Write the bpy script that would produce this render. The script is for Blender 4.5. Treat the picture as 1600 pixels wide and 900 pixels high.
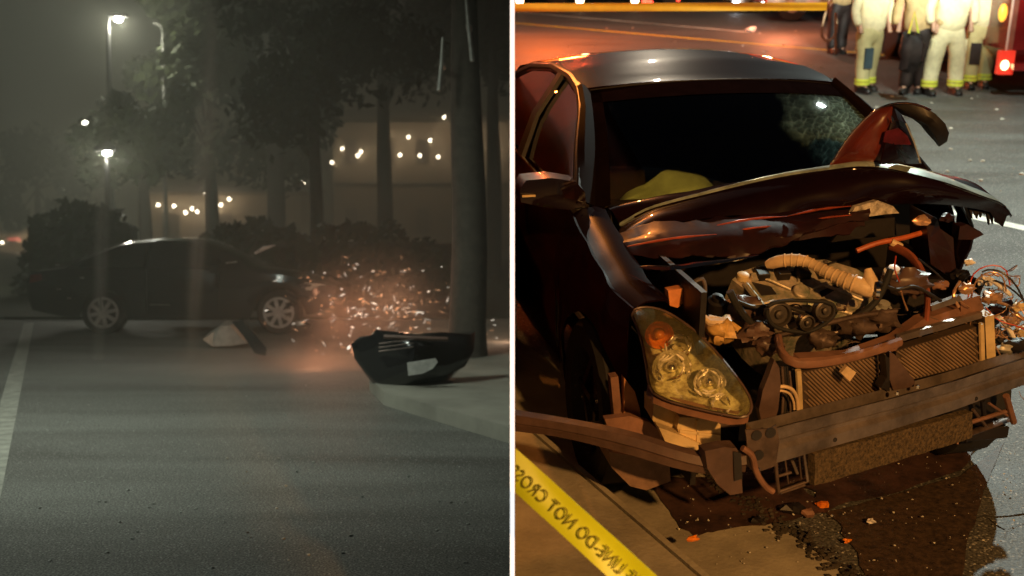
import bpy, bmesh, math, random
from mathutils import Vector, Matrix, noise
random.seed(7)
S = bpy.context.scene
for o in list(bpy.data.objects): bpy.data.objects.remove(o, do_unlink=True)
COL = S.collection
# ------------------------------------------------------------------ camera
F, H, PIT = 1650.0, 2.03, math.radians(18.25)
cd = bpy.data.cameras.new('camera'); cam = bpy.data.objects.new('camera', cd); COL.objects.link(cam)
cam.location = (0, 0, H); cam.rotation_euler = (math.pi/2 - PIT, 0, 0)
cd.sensor_width = 36; cd.lens = 36*F/1600; cd.clip_start = .05; cd.clip_end = 3000
cd.dof.use_dof = True; cd.dof.focus_distance = 3.9; cd.dof.aperture_fstop = 2.9
S.camera = cam
# ------------------------------------------------------------------ world and lamps
wd = bpy.data.worlds.new('World'); S.world = wd; wd.use_nodes = True
nt = wd.node_tree; bg = nt.nodes['Background']
tc = nt.nodes.new('ShaderNodeTexCoord'); sx = nt.nodes.new('ShaderNodeSeparateXYZ'); rp = nt.nodes.new('ShaderNodeValToRGB')
nt.links.new(tc.outputs['Generated'], sx.inputs[0]); 
mr = nt.nodes.new('ShaderNodeMapRange'); mr.inputs[1].default_value = -1; mr.inputs[2].default_value = 1
nt.links.new(sx.outputs[2], mr.inputs[0]); nt.links.new(mr.outputs[0], rp.inputs[0])
e = rp.color_ramp.elements
e[0].position = .30; e[0].color = (.019, .020, .015, 1)
e[1].position = 1.0; e[1].color = (.004, .0045, .006, 1)
for p_, c_ in ((.48, (.022, .022, .017, 1)), (.52, (.05, .048, .043, 1)), (.59, (.034, .034, .032, 1)), (.64, (.010, .010, .011, 1))):
    q = e.new(p_); q.color = c_
nt.links.new(rp.outputs[0], bg.inputs[0]); bg.inputs[1].default_value = 1.0
S.view_settings.view_transform = 'Standard'; S.view_settings.look = 'None'
S.view_settings.exposure = 0; S.view_settings.gamma = 1
S.render.engine = 'CYCLES'
S.cycles.use_denoising = True
S.cycles.max_bounces = 8; S.cycles.transparent_max_bounces = 12; S.cycles.volume_bounces = 0
S.cycles.sample_clamp_indirect = 4.0
S.cycles.volume_max_steps = 96

TILT = math.radians(18.25) - math.atan(85/1650)
LH = 1.5
ML = Matrix.Translation((0, 0, H)) @ Matrix.Rotation(-TILT, 4, 'X') @ Matrix.Translation((0, 0, -LH))
CX, CY, YAW = 1.334, 2.964, .1863
MC = Matrix.Translation((CX, CY, 0)) @ Matrix.Rotation(YAW, 4, 'Z')
_c, _s = math.cos(PIT), math.sin(PIT)
def ray(px, py):
    a, b = (px-800)/F, (450-py)/F
    return Vector((a, _c+b*_s, -_s+b*_c))
def Wp(px, py, z=None, y=None, d=None):
    """world point where the view line meets a level, a distance or a depth"""
    r = ray(px, py)
    t = d if d is not None else ((z-H)/r.z if z is not None else y/r.y)
    return Vector((0, 0, H)) + r*t
MCi = MC.inverted(); MLi = ML.inverted()
def Cp(px, py, v=None, w=None):
    """the same in the frame of the wrecked car: u right, v back, w up"""
    if w is not None: return MCi @ Wp(px, py, z=w)
    o = MCi @ Vector((0, 0, H)); q = MCi @ (Vector((0, 0, H)) + ray(px, py)) - o
    return o + q*((v-o.y)/q.y)
def Lp(px, py, z=None, y=None):
    """the same in the frame of the sloping street on the left"""
    o = MLi @ Vector((0, 0, H)); q = MLi @ (Vector((0, 0, H)) + ray(px, py)) - o
    return o + q*((z-o.z)/q.z if z is not None else y/q.y)

def lamp(name, kind, loc, power, color, size=.2, target=None, cone=60, blend=.5, M=None):
    ld = bpy.data.lights.new(name, kind); ld.energy = power; ld.color = color
    if kind == 'AREA': ld.size = size
    else: ld.shadow_soft_size = size
    if kind == 'SPOT': ld.spot_size = math.radians(cone); ld.spot_blend = blend
    o = bpy.data.objects.new(name, ld); COL.objects.link(o)
    mm = Matrix.Translation(loc)
    if target is not None:
        mm = mm @ (Vector(target)-Vector(loc)).to_track_quat('-Z', 'Y').to_matrix().to_4x4()
    o.matrix_world = (M @ mm) if M is not None else mm
    return o
# sodium street lamp behind the photographer, white scene lights of the fire crew, red and amber beacons, plus added fill and glow lamps
lamp('sodium_lamp', 'SPOT', (2.3, -3.3, 4.3), 2300, (1.0, .47, .13), .10, (2.45, 4.3, .3), 46, .25)
lamp('scene_light', 'SPOT', (4.6, 9.6, 5.2), 2100, (.86, 1.0, .90), .07, (3.6, 8.0, 0), 150, .3)
lamp('crew_light', 'SPOT', (4.4, 8.0, 3.4), 7000, (1.0, 1.0, .86), .05, (5.6, 14, 2.7), 34, .9)
lamp('road_fill_light', 'POINT', (3.0, 24, 7.5), 1300, (1.0, .84, .62), .05)  # added fill that brightens the far road, no known lamp there
lamp('added_window_glow', 'POINT', (.14, 5.7, 1.92), 70, (1.0, .30, .05), .02)  # added glow for the window trim and divider, no real beacon there
lamp('added_window_glow', 'POINT', (.10, 7.6, 1.85), 70, (1.0, .14, .04), .02)  # further added glow, set back along the divider
lamp('amber_beacon', 'POINT', (.8, 23, 2.2), 1000, (1.0, .15, .02), .25)
lamp('red_beacon', 'POINT', (.5, 10.5, 1.9), 60, (1.0, .12, .03), .10)
# left street
lamp('street_glow', 'SPOT', (-4.4, 6.5, 5.5), 1000, (.90, 1.0, .86), .8, (-2.7, 8.9, 0), 110, 1.0, ML)

# ------------------------------------------------------------------ materials
MATS = {}
def mat(name, col, rough=.6, metal=0, coat=0, vary=.25, scale=8, bump=.0, bscale=40, emit=None, es=0, spec=.5, col2=None, trans=0, alpha=1):
    if name in MATS: return MATS[name]
    m = bpy.data.materials.new(name); m.use_nodes = True; n = m.node_tree; b = n.nodes['Principled BSDF']
    MATS[name] = m
    t = n.nodes.new('ShaderNodeTexCoord')
    nz = n.nodes.new('ShaderNodeTexNoise'); nz.inputs['Scale'].default_value = scale; nz.inputs['Detail'].default_value = 6; nz.inputs['Roughness'].default_value = .65
    n.links.new(t.outputs['Object'], nz.inputs['Vector'])
    r = n.nodes.new('ShaderNodeValToRGB'); n.links.new(nz.outputs['Fac'], r.inputs[0])
    c2 = col2 if col2 else tuple(max(0, x*(1-vary)) for x in col)
    c1 = col if col2 else tuple(min(1, x*(1+vary)) for x in col)
    r.color_ramp.elements[0].position = .35; r.color_ramp.elements[0].color = (*c2, 1)
    r.color_ramp.elements[1].position = .65; r.color_ramp.elements[1].color = (*c1, 1)
    n.links.new(r.outputs[0], b.inputs['Base Color'])
    b.inputs['Roughness'].default_value = rough; b.inputs['Metallic'].default_value = metal
    b.inputs['Specular IOR Level'].default_value = spec
    b.inputs['Coat Weight'].default_value = coat; b.inputs['Coat Roughness'].default_value = .04
    b.inputs['Transmission Weight'].default_value = trans; b.inputs['Alpha'].default_value = alpha
    if emit: b.inputs['Emission Color'].default_value = (*emit, 1); b.inputs['Emission Strength'].default_value = es
    if bump:
        bz = n.nodes.new('ShaderNodeTexNoise'); bz.inputs['Scale'].default_value = bscale; bz.inputs['Detail'].default_value = 5
        n.links.new(t.outputs['Object'], bz.inputs['Vector'])
        bp = n.nodes.new('ShaderNodeBump'); bp.inputs['Strength'].default_value = bump; bp.inputs['Distance'].default_value = .01
        n.links.new(bz.outputs['Fac'], bp.inputs['Height']); n.links.new(bp.outputs[0], b.inputs['Normal'])
    return m
def glass(name, tint, gloss_rough=.02, crack=False, base=.08, haze=None):
    m = bpy.data.materials.new(name); m.use_nodes = True; n = m.node_tree
    for x in list(n.nodes): n.nodes.remove(x)
    out = n.nodes.new('ShaderNodeOutputMaterial')
    tr = n.nodes.new('ShaderNodeBsdfTransparent'); tr.inputs[0].default_value = (*tint, 1)
    gl = n.nodes.new('ShaderNodeBsdfGlossy'); gl.inputs['Roughness'].default_value = gloss_rough
    fr = n.nodes.new('ShaderNodeFresnel'); fr.inputs[0].default_value = 1.5
    ad = n.nodes.new('ShaderNodeMath'); ad.operation = 'ADD'; ad.inputs[1].default_value = base-.04; ad.use_clamp = True
    n.links.new(fr.outputs[0], ad.inputs[0])
    mx = n.nodes.new('ShaderNodeMixShader'); n.links.new(ad.outputs[0], mx.inputs[0]); n.links.new(tr.outputs[0], mx.inputs[1]); n.links.new(gl.outputs[0], mx.inputs[2])
    last = mx
    if haze:   # weathered, yellowed plastic
        dh = n.nodes.new('ShaderNodeBsdfDiffuse'); dh.inputs[0].default_value = (*haze, 1)
        mh = n.nodes.new('ShaderNodeMixShader'); mh.inputs[0].default_value = .06; n.links.new(mx.outputs[0], mh.inputs[1]); n.links.new(dh.outputs[0], mh.inputs[2]); last = mh
    if crack:   # crazed laminated glass: whitish shattered zone at the struck corner
        t = n.nodes.new('ShaderNodeTexCoord')
        vo = n.nodes.new('ShaderNodeTexVoronoi'); vo.feature = 'DISTANCE_TO_EDGE'; vo.inputs['Scale'].default_value = 26
        n.links.new(t.outputs['Object'], vo.inputs['Vector'])
        lt = n.nodes.new('ShaderNodeMapRange'); lt.inputs[1].default_value = .0; lt.inputs[2].default_value = .06; lt.inputs[3].default_value = 1; lt.inputs[4].default_value = .12
        n.links.new(vo.outputs['Distance'], lt.inputs[0])
        sv = n.nodes.new('ShaderNodeVectorMath'); sv.operation = 'DISTANCE'; sv.inputs[1].default_value = (.66, 1.72, 1.16)
        n.links.new(t.outputs['Object'], sv.inputs[0])
        nz = n.nodes.new('ShaderNodeTexNoise'); nz.inputs['Scale'].default_value = 7; n.links.new(t.outputs['Object'], nz.inputs['Vector'])
        sm = n.nodes.new('ShaderNodeMath'); sm.operation = 'MULTIPLY_ADD'; sm.inputs[1].default_value = .35; n.links.new(nz.outputs['Fac'], sm.inputs[0]); n.links.new(sv.outputs['Value'], sm.inputs[2])
        mk = n.nodes.new('ShaderNodeMapRange'); mk.inputs[1].default_value = .22; mk.inputs[2].default_value = .66; mk.inputs[3].default_value = .9; mk.inputs[4].default_value = .0
        n.links.new(sm.outputs[0], mk.inputs[0])
        mu = n.nodes.new('ShaderNodeMath'); mu.operation = 'MULTIPLY'; n.links.new(lt.outputs[0], mu.inputs[0]); n.links.new(mk.outputs[0], mu.inputs[1])
        df = n.nodes.new('ShaderNodeBsdfDiffuse'); df.inputs[0].default_value = (.5, .75, .68, 1)
        tl = n.nodes.new('ShaderNodeBsdfTranslucent'); tl.inputs[0].default_value = (.45, .75, .68, 1)
        dm = n.nodes.new('ShaderNodeMixShader'); dm.inputs[0].default_value = .5; n.links.new(df.outputs[0], dm.inputs[1]); n.links.new(tl.outputs[0], dm.inputs[2])
        m2 = n.nodes.new('ShaderNodeMixShader'); n.links.new(mu.outputs[0], m2.inputs[0]); n.links.new(mx.outputs[0], m2.inputs[1]); n.links.new(dm.outputs[0], m2.inputs[2])
        last = m2
    n.links.new(last.outputs[0], out.inputs[0])
    return m
def emis(name, col, st):
    return mat(name, tuple(min(.8, c) for c in col), .4, emit=col, es=st, vary=0)

M = {}
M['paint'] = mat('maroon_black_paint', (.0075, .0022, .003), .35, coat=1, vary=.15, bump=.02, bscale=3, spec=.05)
M['paint_in'] = mat('hood_underside', (.020, .005, .005), .42, coat=.3, vary=.4, bump=.15, bscale=14)
M['black'] = mat('black_plastic', (.010, .008, .008), .5, vary=.3, bump=.1)
M['rubber'] = mat('tyre_rubber', (.012, .012, .012), .8, bump=.1)
M['chrome'] = mat('chrome_trim', (.75, .72, .65), .12, 1, vary=.1)
M['steel'] = mat('dull_steel', (.30, .25, .22), .38, .75, vary=.35, scale=9, bump=.08, bscale=60)
M['steel2'] = mat('dirty_steel', (.12, .085, .07), .5, .5, vary=.4, scale=12, bump=.1)
M['alu'] = mat('cast_aluminium', (.62, .50, .38), .45, .35, vary=.45, scale=16, bump=.35, bscale=45, col2=(.16, .19, .13))
M['fins'] = mat('radiator_fins', (.10, .07, .05), .5, .4, vary=.25, bump=.1)
M['tan'] = mat('tan_plastic', (.55, .42, .22), .5, vary=.25, bump=.08)
M['panel'] = mat('rusty_brown_panel', (.20, .10, .065), .6, vary=.35, bump=.1)
M['brownbar'] = mat('brown_grey_plastic', (.09, .055, .045), .42, vary=.35, bump=.1, bscale=25)
M['hose'] = mat('pale_hose', (.62, .45, .26), .5, vary=.3, bump=.15, bscale=30)
M['foam'] = mat('gritty_foam', (.075, .052, .026), .85, vary=.75, scale=90, bump=.5, bscale=200)
M['orange'] = mat('orange_lens', (1.0, .22, .01), .25, coat=1, vary=.4, scale=30, bump=.3)
M['wire_red'] = mat('red_wire', (.45, .05, .03), .4)
M['wire_white'] = mat('white_wire', (.75, .72, .68), .4)
M['wire_black'] = mat('black_wire', (.02, .018, .018), .4)
M['wire_copper'] = mat('copper_scrap', (.55, .33, .2), .35, .5)
M['glass'] = glass('windscreen_glass', (.84, .88, .78), crack=True, base=.09)
M['sideglass'] = glass('side_glass', (.30, .22, .14), base=.34)
M['lens'] = glass('headlamp_lens', (.98, .96, .86), .05, base=.06, haze=(.80, .74, .36))
M['seat'] = mat('dark_upholstery', (.05, .03, .027), .9)
M['airbag'] = mat('airbag_cloth', (.70, .80, .46), .85, vary=.2, scale=5, bump=.5, bscale=14)
M['white'] = mat('white_paint', (.82, .82, .80), .5, vary=.03)
M['divider_red'] = mat('divider_red_bounce', (.075, .009, .003), .4, vary=.7, scale=3, spec=.3, col2=(.012, .004, .004))  # added divider's colour, red put in for the side windows to reflect
M['turnout'] = mat('pale_turnout_cloth', (.55, .52, .26), .8, vary=.12, scale=9, bump=.6, bscale=14)
M['turnout2'] = mat('white_turnout_cloth', (.74, .71, .44), .8, vary=.15, scale=9, bump=1, bscale=14)
M['turnout3'] = mat('tan_turnout_cloth', (.50, .38, .18), .8, vary=.2, scale=9, bump=.5, bscale=14)
M['lime'] = mat('lime_reflective_band', (.75, .85, .10), .4, vary=.05)
M['denim'] = mat('blue_grey_pad', (.05, .09, .11), .7)
M['boot'] = mat('black_boot', (.015, .013, .012), .45)
M['gear'] = mat('dark_gear', (.014, .009, .008), .6, vary=.6)
M['skin'] = mat('skin', (.5, .3, .2), .5)
M['red'] = mat('fire_engine_red', (.22, .009, .008), .25, coat=.8, vary=.1)
M['salmon'] = mat('pale_red_panel', (.30, .10, .065), .35, coat=.4)
M['yellow'] = mat('yellow_barrier_film', (.62, .74, .015), .42, vary=.05, bump=.1, bscale=10)
M['ink'] = mat('black_ink', (.19, .19, .01), .5)
M['leaf'] = mat('night_foliage', (.045, .06, .022), .7, vary=.5, scale=2)
M['bark'] = mat('tree_bark', (.07, .058, .045), .9, bump=.8, bscale=20)
M['dark'] = mat('dark_metal', (.03, .03, .03), .5)
M['galv'] = mat('galvanised_steel', (.42, .42, .38), .5, .4)

# ------------------------------------------------------------------ mesh helpers
SIDE = 'R'; CLIP = {'R': [], 'L': []}
class MB:
    def __init__(s): s.v = []; s.f = []
    def add(s, vs, fs):
        n = len(s.v); s.v += [tuple(x) for x in vs]; s.f += [tuple(i+n for i in f) for f in fs]; return s
    def box(s, c, d, rot=None, taper=1):
        c = Vector(c); hx, hy, hz = d[0]/2, d[1]/2, d[2]/2
        R = rot if rot is not None else Matrix.Identity(3)
        b = min(hx, hy, hz)*.18
        vs = []
        for z, k in ((-hz, 1-b/max(hx, 1e-6)), (-hz+b, 1), (hz-b, 1), (hz, 1-b/max(hx, 1e-6))):
            kk = taper if z > 0 else 1
            ix = hx - (b if k != 1 else 0); iy = hy - (b if k != 1 else 0)
            for x, y in ((-1, -1), (1, -1), (1, 1), (-1, 1)): vs.append(c + R @ Vector((x*ix*kk, y*iy*kk, z)))
        fs = [(3, 2, 1, 0), (12, 13, 14, 15)]
        for l in range(3):
            for i in range(4): fs.append((l*4+i, l*4+(i+1) % 4, l*4+4+(i+1) % 4, l*4+4+i))
        return s.add(vs, fs)
    def tube(s, pts, r, n=8, flat=1, up=(0, 0, 1), cap=True):
        pts = [Vector(p) for p in pts]; rs = r if isinstance(r, (list, tuple)) else [r]*len(pts)
        vs = []; N = len(pts); gd = (pts[-1]-pts[0])
        if gd.length > 1e-6 and abs(gd.normalized().z) > .8: up = (0, 1, 0)
        for i, p in enumerate(pts):
            t = (pts[min(i+1, N-1)] - pts[max(i-1, 0)])
            t = t.normalized() if t.length > 1e-9 else Vector((0, 0, 1))
            a = t.cross(Vector(up)); a = a.normalized() if a.length > 1e-3 else t.cross(Vector((1, 0, 0))).normalized()
            b = t.cross(a).normalized()
            for k in range(n):
                q = 2*math.pi*k/n; vs.append(p + a*math.cos(q)*rs[i]*flat + b*math.sin(q)*rs[i])
        fs = [(i*n+k, i*n+(k+1) % n, (i+1)*n+(k+1) % n, (i+1)*n+k) for i in range(N-1) for k in range(n)]
        if cap: fs += [tuple(range(n))[::-1], tuple((N-1)*n+k for k in range(n))]
        return s.add(vs, fs)
    def grid(s, rows, thick=0, nrm=None):
        """rows of points -> sheet; thick gives it a back"""
        R, C_ = len(rows), len(rows[0]); rows = [[Vector(p) for p in r] for r in rows]
        vs = [p for r in rows for p in r]
        fs = [(i*C_+j, i*C_+j+1, (i+1)*C_+j+1, (i+1)*C_+j) for i in range(R-1) for j in range(C_-1)]
        if thick:
            ns = []
            for i in range(R):
                for j in range(C_):
                    a = rows[min(i+1, R-1)][j]-rows[max(i-1, 0)][j]; b = rows[i][min(j+1, C_-1)]-rows[i][max(j-1, 0)]
                    q = a.cross(b); ns.append(q.normalized() if q.length > 1e-9 else Vector((0, 0, 1)))
            n0 = len(vs); vs += [p - q*thick for p, q in zip(list(vs), ns)]
            fs += [tuple(n0+i for i in reversed(f)) for f in list(fs)]
            ring = [(0, j) for j in range(C_)] + [(i, C_-1) for i in range(1, R)] + [(R-1, j) for j in range(C_-2, -1, -1)] + [(i, 0) for i in range(R-2, 0, -1)]
            ids = [i*C_+j for i, j in ring]
            for a, b in zip(ids, ids[1:]+ids[:1]): fs.append((b, a, n0+a, n0+b))
        return s.add(vs, fs)
    def poly(s, pts, off):
        """outline extruded along off"""
        pts = [Vector(p) for p in pts]; n = len(pts); off = Vector(off)
        vs = pts + [p+off for p in pts]
        fs = [tuple(range(n)), tuple(range(2*n-1, n-1, -1))] + [((i+1) % n, i, n+i, n+(i+1) % n) for i in range(n)]
        return s.add(vs, fs)
    def disc(s, c, axis, r, h, n=16, r2=None):
        c = Vector(c); axis = Vector(axis).normalized()
        return s.tube([c, c+axis*h], [r, r if r2 is None else r2], n)
    def lathe(s, c, axis, prof, n=16):
        c = Vector(c); ax = Vector(axis).normalized(); a = ax.orthogonal().normalized(); b = ax.cross(a)
        vs = []
        for h, r in prof:
            for k in range(n):
                q = 2*math.pi*k/n; vs.append(c + ax*h + (a*math.cos(q)+b*math.sin(q))*r)
        fs = [(i*n+k, i*n+(k+1) % n, (i+1)*n+(k+1) % n, (i+1)*n+k) for i in range(len(prof)-1) for k in range(n)]
        return s.add(vs, fs)
    def blob(s, c, r, seg=10, ring=6, jit=0, seed=0):
        c = Vector(c); r = Vector(r) if hasattr(r, '__len__') else Vector((r, r, r)); vs = []
        for i in range(1, ring):
            th = math.pi*i/ring
            for k in range(seg):
                ph = 2*math.pi*k/seg; d = Vector((math.sin(th)*math.cos(ph), math.sin(th)*math.sin(ph), math.cos(th)))
                q = 1 + jit*noise.noise(d*2.3 + Vector((seed*3.1, seed, 0)))
                vs.append(c + Vector((d.x*r.x, d.y*r.y, d.z*r.z))*q)
        n = len(vs); vs += [c+Vector((0, 0, r.z)), c-Vector((0, 0, r.z))]
        fs = [(i*seg+k, (i+1)*seg+k, (i+1)*seg+(k+1) % seg, i*seg+(k+1) % seg) for i in range(ring-2) for k in range(seg)]
        fs += [(n, k, (k+1) % seg) for k in range(seg)] + [(n+1, (ring-2)*seg+(k+1) % seg, (ring-2)*seg+k) for k in range(seg)]
        return s.add(vs, fs)
    def jitter(s, amp, sc=6, seed=0):
        s.v = [tuple(Vector(p) + noise.noise_vector(Vector(p)*sc + Vector((seed, 0, seed*1.7)))*amp) for p in s.v]; return s
    def obj(s, name, m, parent=None, smooth=True, kind=None, angle=40):
        me = bpy.data.meshes.new(name); vs = s.v
        if parent is not None:
            inv = ROOTI.get(parent.name)
            if inv is not None: vs = [tuple(inv @ Vector(p)) for p in vs]
        me.from_pydata(vs, [], s.f)
        bm = bmesh.new(); bm.from_mesh(me); bmesh.ops.recalc_face_normals(bm, faces=bm.faces)
        bm.to_mesh(me); bm.free()
        me.materials.append(M[m] if isinstance(m, str) else m)
        if smooth:
            me.polygons.foreach_set('use_smooth', [True]*len(me.polygons)); me.set_sharp_from_angle(angle=math.radians(angle))
        o = bpy.data.objects.new(name, me); COL.objects.link(o)
        if parent is not None:
            o.parent = parent; ROOTI[o.name] = ROOTI.get(parent.name)
        elif SIDE == 'L': o.matrix_world = ML
        if kind: o['kind'] = kind
        CLIP[SIDE].append(o); return o
ROOTI = {}
def tag(o, label, cat, group=None, kind=None):
    o['label'] = label; o['category'] = cat
    if group: o['group'] = group
    if kind: o['kind'] = kind
    return o
def thing(name, label, cat, base, group=None, Mx=None):
    """empty at the thing's base; children are given in the frame Mx (world, car or left street)"""
    o = bpy.data.objects.new(name, None); COL.objects.link(o); o.empty_display_size = .3
    fr = Mx if Mx is not None else (ML if SIDE == 'L' else Matrix.Identity(4))
    o.matrix_world = fr @ Matrix.Translation(base)
    ROOTI[o.name] = Matrix.Translation(-Vector(base))
    return tag(o, label, cat, group)
def structure(o): o['kind'] = 'structure'; return o

# ------------------------------------------------------------------ RIGHT PLACE: ground
def asphalt(name, c, rough, patches):
    m = bpy.data.materials.new(name); m.use_nodes = True; n = m.node_tree; b = n.nodes['Principled BSDF']; L = n.links.new
    t = n.nodes.new('ShaderNodeTexCoord')
    g = n.nodes.new('ShaderNodeTexNoise'); g.inputs['Scale'].default_value = 95; g.inputs['Detail'].default_value = 3; L(t.outputs['Object'], g.inputs['Vector'])
    vo = n.nodes.new('ShaderNodeTexVoronoi'); vo.inputs['Scale'].default_value = 130; L(t.outputs['Object'], vo.inputs['Vector'])
    p = n.nodes.new('ShaderNodeTexNoise'); p.inputs['Scale'].default_value = patches; p.inputs['Detail'].default_value = 7; p.inputs['Distortion'].default_value = .6
    mp = n.nodes.new('ShaderNodeMapping'); mp.inputs['Rotation'].default_value = (0, 0, .85); mp.inputs['Scale'].default_value = (.35, 1.6, 1); L(t.outputs['Object'], mp.inputs[0]); L(mp.outputs[0], p.inputs['Vector'])
    r1 = n.nodes.new('ShaderNodeValToRGB'); r1.color_ramp.elements[0].position = .38; r1.color_ramp.elements[1].position = .7
    r1.color_ramp.elements[0].color = tuple(x*.45 for x in c)+(1,); r1.color_ramp.elements[1].color = tuple(x*1.9 for x in c)+(1,); L(g.outputs['Fac'], r1.inputs[0])
    r2 = n.nodes.new('ShaderNodeValToRGB'); r2.color_ramp.elements[0].position = .3; r2.color_ramp.elements[1].position = .7
    r2.color_ramp.elements[0].color = (.55, .52, .5, 1); r2.color_ramp.elements[1].color = (1.25, 1.25, 1.25, 1); L(p.outputs['Fac'], r2.inputs[0])
    x = n.nodes.new('ShaderNodeMix'); x.data_type = 'RGBA'; x.blend_type = 'MULTIPLY'; x.inputs[0].default_value = 1
    L(r1.outputs[0], x.inputs[6]); L(r2.outputs[0], x.inputs[7])
    # pale stone chips
    ch = n.nodes.new('ShaderNodeMapRange'); ch.inputs[1].default_value = .93; ch.inputs[2].default_value = .97
    sp = n.nodes.new('ShaderNodeSeparateColor'); L(vo.outputs['Color'], sp.inputs[0]); L(sp.outputs[0], ch.inputs[0])
    x2 = n.nodes.new('ShaderNodeMix'); x2.data_type = 'RGBA'; x2.inputs[7].default_value = (.32, .32, .29, 1); L(ch.outputs[0], x2.inputs[0]); L(x.outputs[2], x2.inputs[6])
    L(x2.outputs[2], b.inputs['Base Color'])
    rr = n.nodes.new('ShaderNodeMapRange'); rr.inputs[3].default_value = rough-.18; rr.inputs[4].default_value = rough+.15; L(p.outputs['Fac'], rr.inputs[0]); L(rr.outputs[0], b.inputs['Roughness'])
    bp = n.nodes.new('ShaderNodeBump'); bp.inputs['Strength'].default_value = .7; bp.inputs['Distance'].default_value = .006; L(g.outputs['Fac'], bp.inputs['Height']); L(bp.outputs[0], b.inputs['Normal'])
    return m
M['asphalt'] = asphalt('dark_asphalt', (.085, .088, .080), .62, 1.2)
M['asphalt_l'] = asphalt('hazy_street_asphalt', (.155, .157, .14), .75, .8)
M['concrete'] = mat('stained_concrete', (.30, .27, .20), .8, vary=.3, scale=3, bump=.25, bscale=60)
M['stain'] = mat('oil_wet_stain', (.046, .023, .018), .62, vary=.6, scale=9, bump=.3, bscale=50)
b_crack = MB()
def crack(pts): b_crack.tube(interp([Wp(x, y, z=.001) for x, y in pts], 14), [.0015+.003*random.random() for _ in range(14)], 4)
CRK = [[(1498, 818), (1520, 812), (1538, 806), (1552, 808), (1580, 806), (1625, 800)], [(1545, 810), (1556, 820), (1570, 828)], [(1600, 700), (1640, 730)]]
M['yline'] = mat('worn_yellow_paint', (.80, .55, .04), .6, vary=.4, scale=20)
M['wline'] = mat('worn_white_paint', (.70, .72, .64), .6, vary=.3, scale=30)

M['crack'] = mat('crack_fill', (.012, .012, .010), .9)
def sheet(name, pts, z, m, kind='structure', th=0.0):
    b = MB()
    if th: b.poly([(p[0], p[1], z) for p in pts], (0, 0, -th))
    else: b.add([(p[0], p[1], z) for p in pts], [tuple(range(len(pts)))])
    o = b.obj(name, m, smooth=False); o['kind'] = kind; return o
sheet('road', [(0, -6), (160, -6), (160, 320), (0, 320)], 0, 'asphalt')
kd = (Wp(1110, 900, z=.12)-Wp(945, 760, z=.12)); kd.z = 0; kd.normalize(); kn = Vector((kd.y, -kd.x, 0))  # kerb direction, runs towards the camera
if kn.x < 0: kn = -kn
K0 = Wp(945, 760, z=.12); K0.z = 0
J0 = Wp(850, 690, z=.12); J0.z = 0
def along(P, t, n=0): return P + kd*t + kn*n
wide = abs((J0-K0).dot(kn))
sheet('kerb', [along(K0, -3, 0), along(K0, 6, 0), along(K0, 6, -wide+.005), along(K0, -3, -wide+.005)], .12, 'concrete', th=.2)
a_, b_ = along(K0, -3, -wide-.005), along(K0, 6, -wide-.005)
sheet('sidewalk', [a_, b_, b_-kn*4, a_-kn*4], .116, 'concrete', th=.2)
# gutter pan, poured against the kerb
gt = sheet('gutter', [along(K0, -3, .003), along(K0, 6, .003), along(K0, 6, .52), along(K0, -3, .52)], .012, 'concrete', th=.05)
def ribbon(name, A, B, w, z, m, n=24, j=.02):
    A, B = Vector(A), Vector(B); A.z = B.z = 0; d = (B-A).normalized(); q = Vector((d.y, -d.x, 0)); b = MB(); rows = []
    for i in range(n+1):
        p = A.lerp(B, i/n); rows.append([p+q*w/2*(1+random.uniform(-j, j)*3)+Vector((0, 0, z)), p-q*w/2*(1+random.uniform(-j, j)*3)+Vector((0, 0, z))])
    o = b.grid(rows).obj(name, m, smooth=False); o['kind'] = 'structure'; return o
A, B = Wp(800, 36, z=0), Wp(1600, 105, z=0); dd = (B-A)
ribbon('yellow_lane_line', A-dd*.3, B+dd*.4, .15, .004, 'yline')
A, B = Wp(820, 20, z=0), Wp(1130, 47, z=0); dd = B-A
ribbon('faded_lane_line', A, B+dd*.1, .12, .004, 'wline', j=.2)
A, B = Wp(1380, 308, z=0), Wp(1600, 357, z=0)
ribbon('white_lane_line', A, B+(B-A)*.8, .14, .004, 'wline')
# stain of leaked fluids and a painted shade patch round the nose of the car
def blotch(name, pts, z, m, seed=0, k='structure'):
    c = sum((Vector((p.x, p.y, 0)) for p in pts), Vector())/len(pts); o_ = []
    for i in range(len(pts)):
        a, b = pts[i], pts[(i+1) % len(pts)]
        for q in range(6):
            p = a.lerp(b, q/6); d = Vector((p.x, p.y, 0))-c
            o_.append(c + d*(1+.09*noise.noise(Vector((p.x*9, p.y*9, seed)))+.05*noise.noise(Vector((p.x*31, p.y*31, seed)))))
    b = MB(); b.add([(c.x, c.y, z)]+[(p.x, p.y, z) for p in o_], [(0, i+1, (i+1) % len(o_)+1) for i in range(len(o_))])
    o = b.obj(name, m, smooth=False); o['kind'] = k; return o
blotch('fluid_stain', [Wp(*p, z=.016) for p in ((1000, 745), (1120, 745), (1200, 740), (1235, 742), (1262, 765), (1285, 785), (1290, 800), (1230, 815), (1120, 830), (1085, 840), (1040, 790))], .017, 'stain', 3)
blotch('shade_patch', [Wp(*p, z=.004) for p in ((1290, 800), (1500, 745), (1570, 690), (1540, 760), (1510, 850), (1500, 960), (1370, 960), (1330, 850))], .005, mat('shaded_asphalt', (.05, .032, .02), .6, vary=.5, scale=40, bump=.4, bscale=90), 5)  # brown patch: the car's shade on the asphalt put into the colour
blotch('road_stain', [Wp(*p, z=.008) for p in ((1235, 742), (1300, 720), (1500, 680), (1570, 655), (1500, 735), (1400, 770), (1310, 790), (1290, 800), (1268, 770))], .009, 'stain', 8)
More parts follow.
